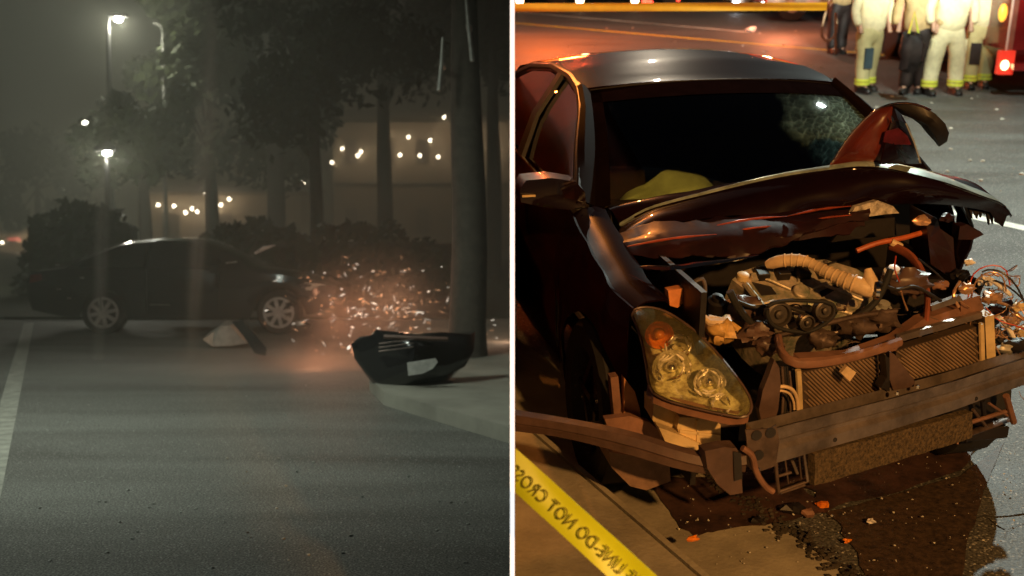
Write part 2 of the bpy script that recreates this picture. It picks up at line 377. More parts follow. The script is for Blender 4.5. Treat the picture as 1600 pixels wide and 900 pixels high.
# grit line where gutter meets road
b = MB()
for i in range(700):
    t = random.uniform(-.6, 1.0); p = along(K0, t, .52+random.gauss(0, .03)); r = random.uniform(.003, .012)
    b.blob((p.x, p.y, .012+r*.5), (r, r, r*.6), 5, 3, .5, i)
tag(b.obj('grit', mat('dark_grit', (.035, .028, .02), .8, vary=.6), smooth=False), 'dark grit gathered along the gutter edge below the bumper', 'grit', kind='stuff')
b = MB()
for i in range(300):
    p = Wp(random.uniform(1060, 1600), random.uniform(640, 900)**1, z=0); r = random.choice((.0015, .002, .003, .005))
    b.blob((p.x, p.y, .018+r*.4), (r, r*random.uniform(.6, 1.8), r*.5), 4, 3, .6, i)
for i in range(160):
    p = Wp(random.uniform(830, 1600), random.uniform(40, 330), z=0); r = random.uniform(.008, .03)
    b.blob((p.x, p.y, r*.3), (r, r*.7, r*.5), 4, 3, .6, i)
tag(b.obj('glass_crumbs', mat('glass_crumb', (.6, .58, .5), .1, vary=.3), smooth=False), 'pale crumbs of glass and plastic scattered over the asphalt', 'debris', kind='stuff')
for i, (px, py, sz, m, lb) in enumerate(((1283, 787, .028, 'orange', 'broken amber reflector shard below the bumper'), (1185, 812, .03, 'black', 'small black plastic scrap on the gutter concrete'),
        (1240, 795, .045, 'black', 'crumpled black plastic lump under the bumper corner'), (1325, 842, .014, 'orange', 'tiny orange shard in the gutter grit'), (1080, 882, .022, 'orange', 'flat red-orange shard on the kerb corner'),
        (1361, 812, .02, 'wire_white', 'thin white sliver on the shaded asphalt'), (1172, 51, .13, 'wire_white', 'pale crumpled scrap lying far out on the road'), (1262, 800, .03, 'panel', 'brown plastic scrap beside the amber shard'))):
    p = Wp(px, py, z=.03 if py > 700 else 0); z0 = .12 if i == 4 else .017
    b = MB().blob((p.x, p.y, z0+sz*.4), (sz, sz*.6, sz*.5), 7, 4, .9, i+4)
    tag(b.obj('debris_shard', m, smooth=False), lb, 'debris', 'small debris on the road')

# ------------------------------------------------------------------ partition added to divide the two places
T0, T1 = -3.0/F*2.6, 4.0/F*2.6
top, bot = Wp(800, -60, d=2.6), Wp(800, 1600, d=2.6)
pw = thing('added_partition', 'added thin dark divider between the two street scenes, its front edge made to glow white', 'wall', (0, 2.6, 0))
e = .004
yz = [(top.y, top.z), (bot.y, bot.z), (bot.y, -30), (120, -45), (120, 7), (top.y+1.2, 7)]
MB().poly([(T0+.001, y+.012, z) for y, z in yz], (T1-T0-.002, 0, 0)).obj('divider_panel', 'divider_red', pw, smooth=False)
CLIP['R'].pop()
st = MB().poly([(T0, top.y, top.z), (T0, bot.y, bot.z), (T0, bot.y+.011, bot.z), (T0, top.y+.011, top.z)], (T1-T0, 0, 0)).obj('divider_glow', emis('white_divider_glow', (1, 1, 1), 1.0), pw, smooth=False)  # white dividing line made as an added glowing strip, not a lamp
CLIP['R'].pop()

# ------------------------------------------------------------------ wrecked car
car = thing('wrecked_sedan', 'dark maroon four-door sedan with its front end torn open and hood buckled', 'car', (0, 0, 0), Mx=MC)
def lin(t, ks):
    for (a, x), (b, y) in zip(ks, ks[1:]):
        if t <= b: return x + (y-x)*max(0, (t-a))/(b-a)
    return ks[-1][1]
def interp2(p, n): return [p[min(int(i*(len(p)-1)/(n-1)), len(p)-2)].lerp(p[min(int(i*(len(p)-1)/(n-1)), len(p)-2)+1], i*(len(p)-1)/(n-1)-min(int(i*(len(p)-1)/(n-1)), len(p)-2)) for i in range(n)]
def plan(v): return lin(v, [(0, .80), (.35, .86), (.8, .96), (1.3, 1.0), (3.8, 1.0), (4.8, .86)])
def uside(w): return lin(w, [(.15, .80), (.25, .865), (.45, .895), (.62, .895), (.74, .905), (.86, .885), (.95, .845), (1.0, .81)])
def wtop(v): return lin(v, [(.3, .74), (.62, .83), (1.0, .90), (1.4, .965), (2.4, .985), (3.6, 1.01), (4.2, 1.03), (4.8, 1.0)])
def arch(v):
    for c in (.97, 3.75):
        d = abs(v-c)
        if d < .36: return .32 + math.sqrt(.36**2-d*d)
    return .2
def side_panel(s, v0, v1, n, m=10, dent=None, extra=0):
    rows = []
    for i in range(n+1):
        v = v0+(v1-v0)*i/n; lo, hi = arch(v), wtop(v); r = []
        for j in range(m+1):
            w = lo+(hi-lo)*j/m; u = uside(w)*plan(v) + extra
            if dent: u += dent(v, w)
            r.append((s*u, v, w))
        rows.append(r)
    return MB().grid(rows, .012 if s < 0 else -.012)
def fdent(v, w): return .012*noise.noise(Vector((v*6, w*6, 2))) - .03*max(0, .75-v)
# fenders (front), doors, rear quarters
for s in (-1, 1):
    if s < 0: side_panel(s, .62, 1.40, 26, dent=fdent).obj('front_fender', 'paint', car)
    else: side_panel(s, 1.30, 1.40, 8, dent=lambda v, w: .05*noise.noise(Vector((v*5, w*5, 7))) - .10*max(0, 1.3-v)).obj('front_fender', 'paint', car)
    side_panel(s, 1.408, 2.50, 22).obj('front_door', 'paint', car)
    side_panel(s, 2.508, 3.40, 18).obj('rear_door', 'paint', car)
    side_panel(s, 3.408, 4.75, 26).obj('rear_quarter_panel', 'paint', car)
    # shoulder of the fender up to the hood gap
    rows = []
    for i in range(15):
        v = .62+(1.42-.62)*i/14
        if s > 0: v = 1.3+(1.42-1.3)*i/14
        w = wtop(v); u = uside(w)*plan(v) + (fdent(v, w) if s < 0 else -.10*max(0, 1.3-v))
        rows.append([(s*u, v, w), (s*(u-.035), v, w+.020), (s*(u-.09), v, w+.026), (s*(u-.13), v, w+.020)])
    MB().grid(rows, .008*s).obj('fender_shoulder', 'paint', car)
def rail(v): return lin(v, [(1.40, .985), (1.55, 1.09), (1.75, 1.215), (1.95, 1.315), (2.15, 1.375), (2.4, 1.405), (2.8, 1.41), (3.2, 1.37), (3.55, 1.27), (3.85, 1.14), (4.05, 1.03)])
def uwin(w): return lin(w, [(.98, .825), (1.2, .735), (1.41, .605)])
for s in (-1, 1):
    def win(v0, v1, name):
        rows = []; n = 16
        for i in range(n+1):
            v = v0+(v1-v0)*i/n; lo, hi = wtop(v)+.015, max(wtop(v)+.02, rail(v)-.035)
            rows.append([(s*(uwin(lo+(hi-lo)*j/6)+.012*math.sin(math.pi*j/6)), v, lo+(hi-lo)*j/6) for j in range(7)])
        return MB().grid(rows, .004*s).obj(name, 'sideglass', car)
    w1 = win(1.50, 2.46, 'side_window'); w2 = win(2.56, 3.75, 'side_window')
    # frame above the doors and pillar B, chrome moulding round the windows
    pts = [(s*(uwin(rail(v))), v, rail(v)-.012) for v in [1.44+.08*i for i in range(32)]]
    MB().tube(pts, .026, 8).obj('door_frame', 'black', car)
    MB().tube([(s*(uwin(rail(v))+.012), v, rail(v)-.026) for v in [1.50+.08*i for i in range(30)]], .009, 6).obj('window_moulding', 'chrome', car)
    MB().tube([(s*(uwin(wtop(v))+.022), v, wtop(v)+.012) for v in [1.48+.1*i for i in range(24)]], .007, 6).obj('window_moulding', 'chrome', car)
    MB().grid([[(s*(uwin(1.0)+.015), 2.45, .99), (s*(uwin(1.0)+.015), 2.57, .99)], [(s*(uwin(1.2)+.02), 2.46, 1.2), (s*(uwin(1.2)+.02), 2.56, 1.2)], [(s*(uwin(1.39)+.01), 2.47, 1.39), (s*(uwin(1.39)+.01), 2.55, 1.39)]], .02*s).obj('door_pillar', 'black', car)
# windscreen, roof, pillars
def wb(u): q = 1-(u/.74)**2; return Vector((u, 1.47-.20*q, .975+.03*q))
def wt(u): q = 1-(u/.60)**2; return Vector((u, 2.10-.08*q, 1.365+.045*q))
rows = []
for i in range(15):
    t = i/14; r = []
    for j in range(25):
        k = -1+2*j/24; a = wb(k*.735); c = wt(k*.60); p = a.lerp(c, t)
        p += Vector((0, -.035, .028))*math.sin(math.pi*t)
        r.append(p)
    rows.append(r)
ws = MB().grid(rows, .004).obj('windscreen', 'glass', car)
MB().tube([r[0] for r in rows], .010, 6).tube([r[-1] for r in rows], .010, 6).tube(rows[-1], .010, 6).obj('windscreen_seal', 'black', car)
fr = [[p+Vector((0, -.006, .005)) for p in r[:2]] for r in rows]; MB().grid(fr).obj('windscreen_border', mat('black_glass_border', (.006, .003, .003), .9, spec=0), ws)
fr = [[p+Vector((0, -.006, .005)) for p in r] for r in rows[12:]]; MB().grid(fr).obj('windscreen_border', mat('black_glass_border', (.006, .003, .003), .9, spec=0), ws)
for s in (-1, 1):
    rr = []
    for i in range(15):
        p = rows[i][0 if s < 0 else -1]; v = 1.42+(2.16-1.42)*i/14
        q = Vector((s*(uwin(rail(v))+.008), v, rail(v)+.005))
        rr.append([p, p.lerp(q, .5)+Vector((s*.012, -.008, .018)), q])
    MB().grid(rr, .01*s).obj('windscreen_pillar', mat('pillar_paint', (.006, .003, .003), .8, vary=.1, spec=.05), car)
rr = []
for i in range(27):
    t = i/26; r = []
    for j in range(21):
        k = -1+2*j/20
        v = lerp_v = (wt(k*.60).y) + (3.75-wt(k*.60).y)*t
        ed = uwin(rail(max(2.12, v)))+.004; w_e = rail(max(2.12, v))+.006
        crown = lin(v, [(2.0, .035), (2.4, .05), (2.8, .055), (3.4, .05), (3.75, .03)])
        r.append((k*lin(t, [(0, .605), (.08, ed), (1, ed)]), v, w_e + crown*(1-abs(k)**2.2)))
    rr.append(r)
MB().grid(rr, .01).obj('roof', 'paint', car)
def on_glass(px, py):
    v = 1.6
    for _ in range(12): p = Cp(px, py, v=v); v = 1.47+(p.z-.985)*1.6-.20*(1-(p.x/.74)**2)*max(0, 1-(p.z-.98)/.4)
    p = Cp(px, py, v=v-.02); return p
for cr_ in (((1296, 258), (1285, 238), (1268, 218), (1262, 200)), ((1290, 252), (1302, 225), (1308, 195), (1300, 165)), ((1280, 250), (1250, 225), (1235, 190)), ((1296, 240), (1325, 200), (1335, 170)), ((1284, 236), (1240, 240), (1215, 235))):
    MB().tube(interp2([on_glass(*q) for q in cr_], 10), .0016, 4).obj('crack_line', mat('glass_crack', (.75, .8, .78), .3, vary=.3), ws)
# rear screen and boot
rb = []
for i in range(8):
    t = i/7; rb.append([Vector((k/10*(.60+.1*t), 3.75+.45*t, 1.30+(.055*(1-(k/10)**2))-(.27*t))) for k in range(-10, 11)])
MB().grid(rb, .004).obj('rear_window', 'sideglass', car)
MB().grid([[Vector((k/6*(.72-.04*t), 4.2+.09*t*6, 1.04+.02*(1-(k/6)**2)-(.1 if t == 1 else 0))) for k in range(-6, 7)] for t in (0, .5, 1)], .01).obj('boot_lid', 'paint', car)
MB().box((0, 4.76, .62), (1.5, .08, .7)).obj('rear_bumper', 'paint', car)
# cabin
MB().box((0, 3.1, .38), (1.5, 3.0, .12)).box((0, 1.55, .72), (1.44, .10, .5)).obj('cabin_floor', 'seat', car)
dash = MB().grid([[(-.68, 1.45, .86), (0, 1.40, .86), (.68, 1.45, .86)], [(-.70, 1.62, .87), (0, 1.62, .87), (.70, 1.62, .87)], [(-.70, 1.86, .86), (0, 1.86, .86), (.70, 1.86, .86)], [(-.70, 1.90, .70), (0, 1.90, .65), (.70, 1.90, .70)]], .02).obj('dashboard', 'seat', car)
for s in (-1, 1):
    st_ = MB().box((s*.37, 2.45, .62), (.50, .50, .16)).box((s*.37, 2.72, .92), (.46, .12, .58), Matrix.Rotation(-.25, 3, 'X')).obj('front_seat', 'seat', car)
    MB().box((s*.37, 2.83, 1.27), (.26, .10, .17)).obj('headrest', 'seat', st_)
MB().tube([(.37+.18*math.cos(a), 2.02+.03*math.sin(a), .98+.17*math.sin(a)) for a in [i*math.pi/10 for i in range(21)]], .014, 6, cap=False).obj('steering_wheel', 'black', car)
MB().box((0, 2.05, 1.30), (.22, .03, .06)).obj('rear_view_mirror', 'black', car)
# deployed airbag pressed under the screen
ab = MB(); R_ = []
for i in range(13):
    r = []
    for j in range(19):
        t, k = i/12, j/18
        px = 962+k*160; base_y = 330-k*34; topy = lin(k, [(0, 322), (.12, 298), (.3, 286), (.45, 268), (.62, 261), (.78, 262), (.88, 278), (1, 297)])
        py = base_y+(topy-base_y)*t
        p = Cp(px, py, v=1.57+.15*t+.04*math.cos((k-.5)*3)); p.y += .02*noise.noise(Vector((k*9, t*5, 0)))
        r.append(p)
    R_.append(r)
ab.grid(R_, -.06).obj('deployed_airbag', 'airbag', car)
# mirror
mp_ = [Cp(px, py, v=1.42) for px, py in ((812, 296), (822, 282), (862, 278), (900, 284), (914, 300), (916, 322), (890, 328), (850, 324), (814, 316))]
mm_ = MB().poly(mp_, (0, .13, .0)).obj('door_mirror', 'paint', car, angle=60)
MB().box(Cp(826, 306, v=1.408), (.055, .012, .008)).obj('indicator_strip', 'tan', mm_)
MB().tube([Cp(905, 318, v=1.47), Vector((-.80, 1.55, .985))], .03, 8).obj('mirror_stalk', 'black', mm_)
# fuel of highlights: door handle
MB().tube([(-.915, 2.2, .86), (-.945, 2.24, .865), (-.945, 2.38, .87), (-.915, 2.42, .87)], .012, 6).obj('door_handle', 'paint', car)
# ---- hood, buckled upward: back edge, ridge, front slope
def interp(pts, n):
    out = []
    L_ = [0]
    for a, c in zip(pts, pts[1:]): L_.append(L_[-1]+(Vector(c)-Vector(a)).length)
    for i in range(n):
        t = L_[-1]*i/(n-1)
        for k in range(len(pts)-1):
            if t <= L_[k+1]+1e-9:
                q = (t-L_[k])/max(1e-9, L_[k+1]-L_[k]); P0 = Vector(pts[max(k-1, 0)]); P1 = Vector(pts[k]); P2 = Vector(pts[k+1]); P3 = Vector(pts[min(k+2, len(pts)-1)])
                out.append(.5*((2*P1)+(-P0+P2)*q+(2*P0-5*P1+4*P2-P3)*q*q+(-P0+3*P1-3*P2+P3)*q**3)); break
    return out
NH = 40
ridge = interp([Cp(x, y, v=v) for x, y, v in ((968, 352, 1.33), (1015, 325, 1.26), (1100, 301, 1.18), (1200, 276, 1.12), (1295, 259, 1.09), (1360, 251, 1.08), (1430, 262, 1.07), (1500, 286, 1.06), (1545, 306, 1.05), (1572, 332, 1.04))], NH)
back = interp([(-.71, 1.46, .965), (-.4, 1.33, 1.0), (0, 1.27, 1.015), (.4, 1.30, 1.06), (.62, 1.32, 1.08), (.82, 1.25, 1.04)], NH)
low1 = interp([Cp(x, y, v=v) for x, y, v in ((962, 372, 1.20), (1010, 352, 1.12), (1100, 342, 1.03), (1200, 334, .98), (1290, 326, .96), (1350, 321, .96), (1410, 320, .96), (1470, 320, .97), (1530, 328, .98), (1569, 338, 1.0))], NH)
low2 = interp([Cp(x, y, v=v) for x, y, v in ((965, 398, 1.05), (1020, 404, .90), (1100, 402, .82), (1180, 396, .80), (1260, 378, .82), (1320, 362, .85), (1350, 350, .87))], NH)
rows = []
for t in [i/7 for i in range(8)]:
    r = []
    for j in range(NH):
        p = back[j].lerp(ridge[j], t) + Vector((0, 0, .035))*math.sin(math.pi*t)
        if j < NH-1: p.z += .006*noise.noise(Vector((p.x*7, p.y*7, 1)))
        r.append(p)
    rows.append(r)
back_rows = rows; rows = []
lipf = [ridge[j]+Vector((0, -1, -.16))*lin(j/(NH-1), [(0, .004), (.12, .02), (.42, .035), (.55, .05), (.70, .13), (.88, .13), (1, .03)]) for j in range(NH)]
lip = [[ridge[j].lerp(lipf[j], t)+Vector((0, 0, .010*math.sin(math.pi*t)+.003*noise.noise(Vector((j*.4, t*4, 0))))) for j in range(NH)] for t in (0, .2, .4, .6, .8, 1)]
for t in [i/7 for i in range(0, 8)]:
    r = []
    for j in range(NH):
        p = lipf[j].lerp(low1[j], t) + Vector((0, -.02, .012))*math.sin(math.pi*t)
        p += Vector((0, .014, .006))*noise.noise(Vector((p.x*5, p.z*12, 4))) + Vector((0, .014, .004))*(.25-abs(noise.noise(Vector((p.x*9, p.z*7, 14)))))*math.sin(math.pi*min(1, t*1.3)*.5)
        if t == 1 and j > NH*.9: p.z -= random.uniform(0, .05)
        r.append(p)
    rows.append(r)
hood = MB().grid(back_rows, .006).obj('hood', 'paint', car, angle=60)
MB().grid(rows, .006).obj('hood_front_slope', 'paint', hood, angle=60)
n1 = int(NH*.66)
la = interp([Vector(low1[j]) for j in range(0, n1, 3)], NH)
rows = []
for t in [i/9 for i in range(10)]:
    rows.append([la[j].lerp(low2[j], t) + Vector((0, -.03, .02))*math.sin(math.pi*t) + Vector((0, .03, .018))*noise.noise(Vector((la[j].x*5, t*5, 9))) + Vector((0, .030, .016))*(.3-abs(noise.noise(Vector((la[j].x*11, t*6, 2))))) for j in range(NH)])
MB().grid(rows, .006).obj('hood_front_skin', M['paint_in'], hood, angle=22)
MB().grid(lip, .003).obj('hood_edge_sheen', mat('sheen_paint', (.34, .42, .38), .34, .35, coat=.5, vary=.4, scale=12), hood)  # pale band on the hood ridge: reflected light put into the colour
# bright creases and torn lip
MB().tube(interp([Cp(x, y, v=v) for x, y, v in ((1000, 417, .80), (1045, 420, .74), (1090, 414, .72), (1140, 407, .72), (1185, 399, .72))], 14), [.003, .008, .011, .010, .013, .010, .011, .009, .008, .007, .006, .005, .003, .002], 6, flat=1.6).obj('bent_lip', 'chrome', hood)
MB().tube([p+Vector((0, -.003, .002)) for p in lipf[2:]], .003, 6).obj('hood_crease', M['paint'], hood)
for x0, y0, x1, y1 in ((1120, 352, 1230, 338), (1230, 338, 1330, 322), (980, 385, 1120, 366), (1120, 366, 1240, 352), (1240, 352, 1330, 336)):
    MB().tube(interp([Cp(x0, y0, v=.90), Cp((x0+x1)/2, (y0+y1)/2-3, v=.88), Cp(x1, y1, v=.88)], 9), [.001, .003, .0035, .005, .004, .005, .003, .002, .001], 6, flat=1.5).obj('torn_edge', mat('torn_red_edge', (.30, .05, .02), .4, coat=.4, vary=.5), hood)
jag = MB()
for k in range(12):
    x = 1515+k*4.8; l = random.uniform(8, 26); p = [Cp(x-3, 322+k*.8, v=1.02), Cp(x+4, 322+k*.8, v=1.02), Cp(x+random.uniform(-5, 6), 326+l, v=1.0)]
    jag.poly(p, (0, .012, 0))
jag.obj('torn_corner', 'black', hood, smooth=False)
# folded-up hood corner
def fold(outline, m, name, vf, par=hood, th=.008, bulge=.03):
    cxp = sum(p[0] for p in outline)/len(outline); cyp = sum(p[1] for p in outline)/len(outline)
    ring = [Cp(x, y, v=vf(x, y)) for x, y in outline]; c = Cp(cxp, cyp, v=vf(cxp, cyp)-bulge)
    b = MB(); n = len(ring); mid = [r.lerp(c, .5)+Vector((0, -bulge*.4, 0)) for r in ring]
    vs = ring+mid+[c]; fs = [(i, (i+1) % n, n+(i+1) % n, n+i) for i in range(n)]+[(n+i, n+(i+1) % n, 2*n) for i in range(n)]
    vs2 = [v+Vector((0, th, 0)) for v in vs]; m0 = len(vs)
    b.add(vs+vs2, fs+[tuple(m0+i for i in reversed(f)) for f in fs]+[((i+1) % n, i, m0+i, m0+(i+1) % n) for i in range(n)])
    return b.obj(name, m, par, angle=50)
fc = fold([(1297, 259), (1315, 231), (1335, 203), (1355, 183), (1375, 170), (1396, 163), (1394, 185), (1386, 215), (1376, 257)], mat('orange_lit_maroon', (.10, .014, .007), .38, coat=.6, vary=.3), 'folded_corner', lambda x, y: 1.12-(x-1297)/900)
fold([(1396, 163), (1408, 178), (1420, 198), (1430, 225), (1440, 256), (1408, 256), (1376, 257), (1386, 215), (1394, 185)], 'paint', 'folded_corner', lambda x, y: 1.01+(x-1396)/500)
fold([(1393, 163), (1415, 161), (1440, 165), (1462, 178), (1477, 193), (1483, 208), (1480, 221), (1468, 229), (1463, 222), (1450, 208), (1441, 196), (1428, 186), (1412, 180)], 'black', 'folded_corner', lambda x, y: 1.0-(x-1393)/700+(y-163)/900, th=.012)
MB().tube(interp([Cp(x, y, v=1.1-(x-1297)/900-.01) for x, y in ((1300, 254), (1320, 222), (1345, 192), (1372, 170), (1400, 161), (1430, 162), (1455, 172))], 16), .0035, 6).obj('panel_edge', 'chrome', fc)
for q3 in (((1392, 180), (1397, 186), (1394, 192)), ((1404, 188), (1414, 192), (1412, 200), (1406, 196)), ((1404, 232), (1416, 240), (1424, 250), (1410, 242))):
    slab(q3, .985, .006, 'chrome', 'painted_glint', fc) if False else MB().poly([Cp(x, y, v=.975) for x, y in q3], (0, .006, 0)).obj('painted_glint', 'chrome', fc)  # small chrome chips added as white highlights on the fold
MB().poly([Cp(x, y, v=.98) for x, y in ((1384, 205), (1404, 200), (1418, 212), (1424, 226), (1400, 226), (1380, 222))], (0, .006, 0)).obj('red_highlight_face', mat('red_highlight_paint', (.07, .006, .012), .3, coat=.5, vary=.5, scale=20), fc)  # red highlight of the fold put into the colour
MB().tube([Cp(1415, 192, v=1.0), Cp(1428, 222, v=1.0), Cp(1438, 254, v=1.0)], .004, 5).obj('panel_edge', 'chrome', fc)
# wiper cowl and hinge bits at the near corner of the hood
for x0, y0, x1, y1 in ((958, 402, 992, 436), (966, 402, 997, 438)):
    MB().tube([Cp(x0, y0, v=1.03), Cp(x1, y1, v=.86)], .003, 5).obj('fender_seam', 'chrome', car)
MB().tube(interp([Cp(x, y, v=.8) for x, y in ((995, 438), (985, 470), (976, 500), (972, 560), (968, 640))], 10), .004, 5).obj('loose_cable', 'wire_copper', car)
# ---- front wheel and arch
wh = MB().lathe((-.70, .99, .32), (-1, 0, 0), [(0, .21), (0, .30), (.02, .325), (.17, .325), (.19, .30), (.185, .22), (.16, .21), (.12, .20)], 28).obj('front_wheel', 'rubber', car)
rim = MB().lathe((-.70, .99, .32), (-1, 0, 0), [(.10, .03), (.13, .04), (.12, .20), (.17, .215)], 24)
for k in range(7):
    a = 2*math.pi*k/7; rim.box((-.70-.145, .99+.12*math.cos(a), .32+.12*math.sin(a)), (.02, .03, .18), Matrix.Rotation(-a+math.pi/2, 3, 'X'))
rim.obj('rim', mat('dark_alloy', (.06, .05, .045), .4, .8), wh)
MB().lathe((.56, .98, .32), (1, 0, 0), [(0, .21), (0, .30), (.02, .325), (.17, .325), (.19, .30), (.185, .22), (.16, .05)], 24).obj('front_wheel', 'rubber', car)
for s in (-1, 1): MB().lathe((s*.70, 3.75, .32), (s, 0, 0), [(0, .21), (0, .30), (.02, .325), (.17, .325), (.19, .30), (.185, .22), (.16, .05)], 24).obj('rear_wheel', 'rubber', car)
# wheel housing wall and engine bay floor: closes the view through
MB().grid([[(-.62, v, w) for w in (.22, .5, .8, .93)] for v in (.45, .8, 1.1, 1.4)], .02).obj('inner_wing', 'black', car)
MB().grid([[(.60, v, w) for w in (.22, .4, .6, .8)] for v in (.75, .95, 1.15, 1.4)], .02).obj('inner_wing', 'black', car)
MB().box((0, .95, .30), (1.2, .95, .05)).obj('under_shield', 'black', car)
MB().box((0, 1.42, .68), (1.36, .04, .62)).obj('bulkhead', 'black', car)
# side sill piece between door and wheel is part of the doors; sub-frame rails
for s in (-1,):
    MB().box((s*.52, .90, .50), (.10, .95, .12)).obj('chassis_rail', 'steel2', car)
# ---- headlight
hl_out = [(988, 492), (993, 483), (1010, 480), (1032, 484), (1056, 496), (1085, 517), (1114, 545), (1142, 578), (1164, 608), (1174, 630), (1171, 646), (1158, 652), (1120, 645), (1080, 636), (1045, 626), (1022, 614), (1014, 598), (1010, 570), (1002, 530)]
a3 = [(990, 482, .62), (1172, 640, .17), (1012, 600, .36)]
def plane3(a):
    (x1, y1, v1), (x2, y2, v2), (x3, y3, v3) = a
    det = (x2-x1)*(y3-y1)-(x3-x1)*(y2-y1); bx = ((v2-v1)*(y3-y1)-(v3-v1)*(y2-y1))/det; by = ((x2-x1)*(v3-v1)-(x3-x1)*(v2-v1))/det
    return lambda x, y: v1+bx*(x-x1)+by*(y-y1)
hv = plane3(a3)
HC = (1075, 575)
def radial(out, c, levels, vf, offs):
    ring = []
    for lv, of in zip(levels, offs):
        ring.append([Cp(c[0]+(x-c[0])*lv, c[1]+(y-c[1])*lv, v=vf(c[0]+(x-c[0])*lv, c[1]+(y-c[1])*lv)+of) for x, y in out])
    vs = [p for r in ring for p in r]; n = len(out); vs.append(Cp(c[0], c[1], v=vf(*c)+offs[-1]))
    fs = [(i*n+k, i*n+(k+1) % n, (i+1)*n+(k+1) % n, (i+1)*n+k) for i in range(len(levels)-1) for k in range(n)]
    m0 = (len(levels)-1)*n; fs += [(m0+k, m0+(k+1) % n, len(vs)-1) for k in range(n)]
    return vs, fs
hl = MB().add(*radial(hl_out, HC, [1.0, .98, .9, .7, .4], hv, [.0, .02, .04, .05, .05])).obj('headlight', mat('headlamp_reflector', (.80, .66, .34), .35, .25, vary=.6, scale=30, bump=.5, bscale=40), car)
MB().add(*radial(hl_out, HC, [1.0, .97, .85, .6, .3], hv, [.0, -.018, -.035, -.05, -.055])).obj('lens', 'lens', hl)
MB().tube(interp([Cp(x, y, v=hv(x, y)) for x, y in hl_out+hl_out[:1]], 60), .005, 6).obj('lens_rim', 'brownbar', hl)
MB().poly([Cp(x, y, v=hv(x, y)+.02) for x, y in ((1022, 614), (1045, 626), (1120, 645), (1158, 652), (1171, 648), (1168, 662), (1140, 664), (1060, 646), (1020, 630))], (0, .07, 0)).obj('housing_edge', 'panel', hl)
ax = Vector((-.25, -1, .08)).normalized()
M['bowl'] = mat('silvered_bowl', (.95, .88, .70), .28, .55, vary=.3, scale=50, bump=.6, bscale=60)
def bowl(px, py, r, off=.02, m='bowl', name='reflector_bowl', bulb=True):
    c = Cp(px, py, v=hv(px, py)+off)
    o = MB().lathe(c, -ax, [(-.005, r*1.06), (0, r), (.02, r*.85), (.04, r*.55), (.05, r*.2), (.05, .001)], 22).obj(name, m, hl)
    if bulb:
        MB().lathe(c+ax*-.03, ax, [(0, .016), (.012, .020), (.03, .017), (.04, .008), (.042, .001)], 12).obj('bulb', 'orange' if m == 'orange' else 'chrome', o)
    return o
bowl(1030, 523, .046, .0, 'orange', 'indicator_bowl')
bowl(1050, 575, .062, .015)
bowl(1108, 597, .048, .015)
bowl(1062, 548, .028, .02, bulb=False)
for i in range(95):
    a = random.choice(((1050, 575, 26), (1108, 597, 22), (1060, 540, 18), (1125, 632, 16)))
    an = random.uniform(0, 6.3); rr_ = a[2]*random.uniform(.6, 1.15); x, y = a[0]+rr_*math.cos(an), a[1]+rr_*math.sin(an)
    c = Cp(x, y, v=hv(x, y)+.012); t_ = Vector((-math.sin(an), 0, -math.cos(an)))*random.uniform(.006, .02)
    MB().tube([c-t_, c+Vector((0, -.004, 0)), c+t_], [.0015, .004, .0015], 5).obj('reflector_facet', random.choice(('wire_white', 'bowl', 'chrome')), hl)
# ---- tan plastics under and beside the headlight
def slab(out, v, dv, m, name, par=car, ax_=(0, 1, 0), jit=0, seed=0):
    vv = v if callable(v) else (lambda x, y: v)
    b = MB().poly([Cp(x, y, v=vv(x, y)) for x, y in out], Vector(ax_)*dv)
    if jit: b.jitter(jit, 14, seed)
    return b.obj(name, m, par, smooth=False)
wt_ = slab([(1062, 652), (1118, 655), (1126, 664), (1126, 696), (1100, 700), (1064, 686), (1058, 668)], .38, .12, 'tan', 'washer_bottle')
slab([(1088, 657), (1092, 657), (1093, 696), (1089, 694)], .374, .008, 'tan', 'moulding_rib', wt_)
slab([(1062, 672), (1126, 680), (1126, 684), (1062, 676)], .374, .008, 'tan', 'moulding_rib', wt_)
slab([(1022, 628), (1045, 630), (1066, 640), (1064, 665), (1030, 672), (1020, 655)], .42, .1, 'tan', 'bracket_block', jit=.006)
slab([(1030, 668), (1062, 680), (1100, 697), (1085, 706), (1040, 690)], .36, .05, 'tan', 'bracket_block', jit=.005)
slab([(954, 590), (966, 588), (972, 650), (960, 655)], .58, .04, 'panel', 'liner_panel')
slab([(975, 590), (992, 612), (1000, 640), (1002, 655), (975, 652)], .56, .03, mat('orange_brown_panel', (.42, .19, .08), .6, vary=.3), 'liner_panel')
slab([(945, 655), (985, 650), (1015, 660), (1040, 680), (1060, 710), (1040, 730), (960, 700)], .50, .03, 'panel', 'liner_panel')
slab([(952, 706), (1046, 722), (1048, 752), (1010, 766), (985, 760), (955, 730)], .46, .25, mat('brown_crash_panel', (.20, .12, .08), .6, vary=.4, bump=.2), 'lower_crash_panel')
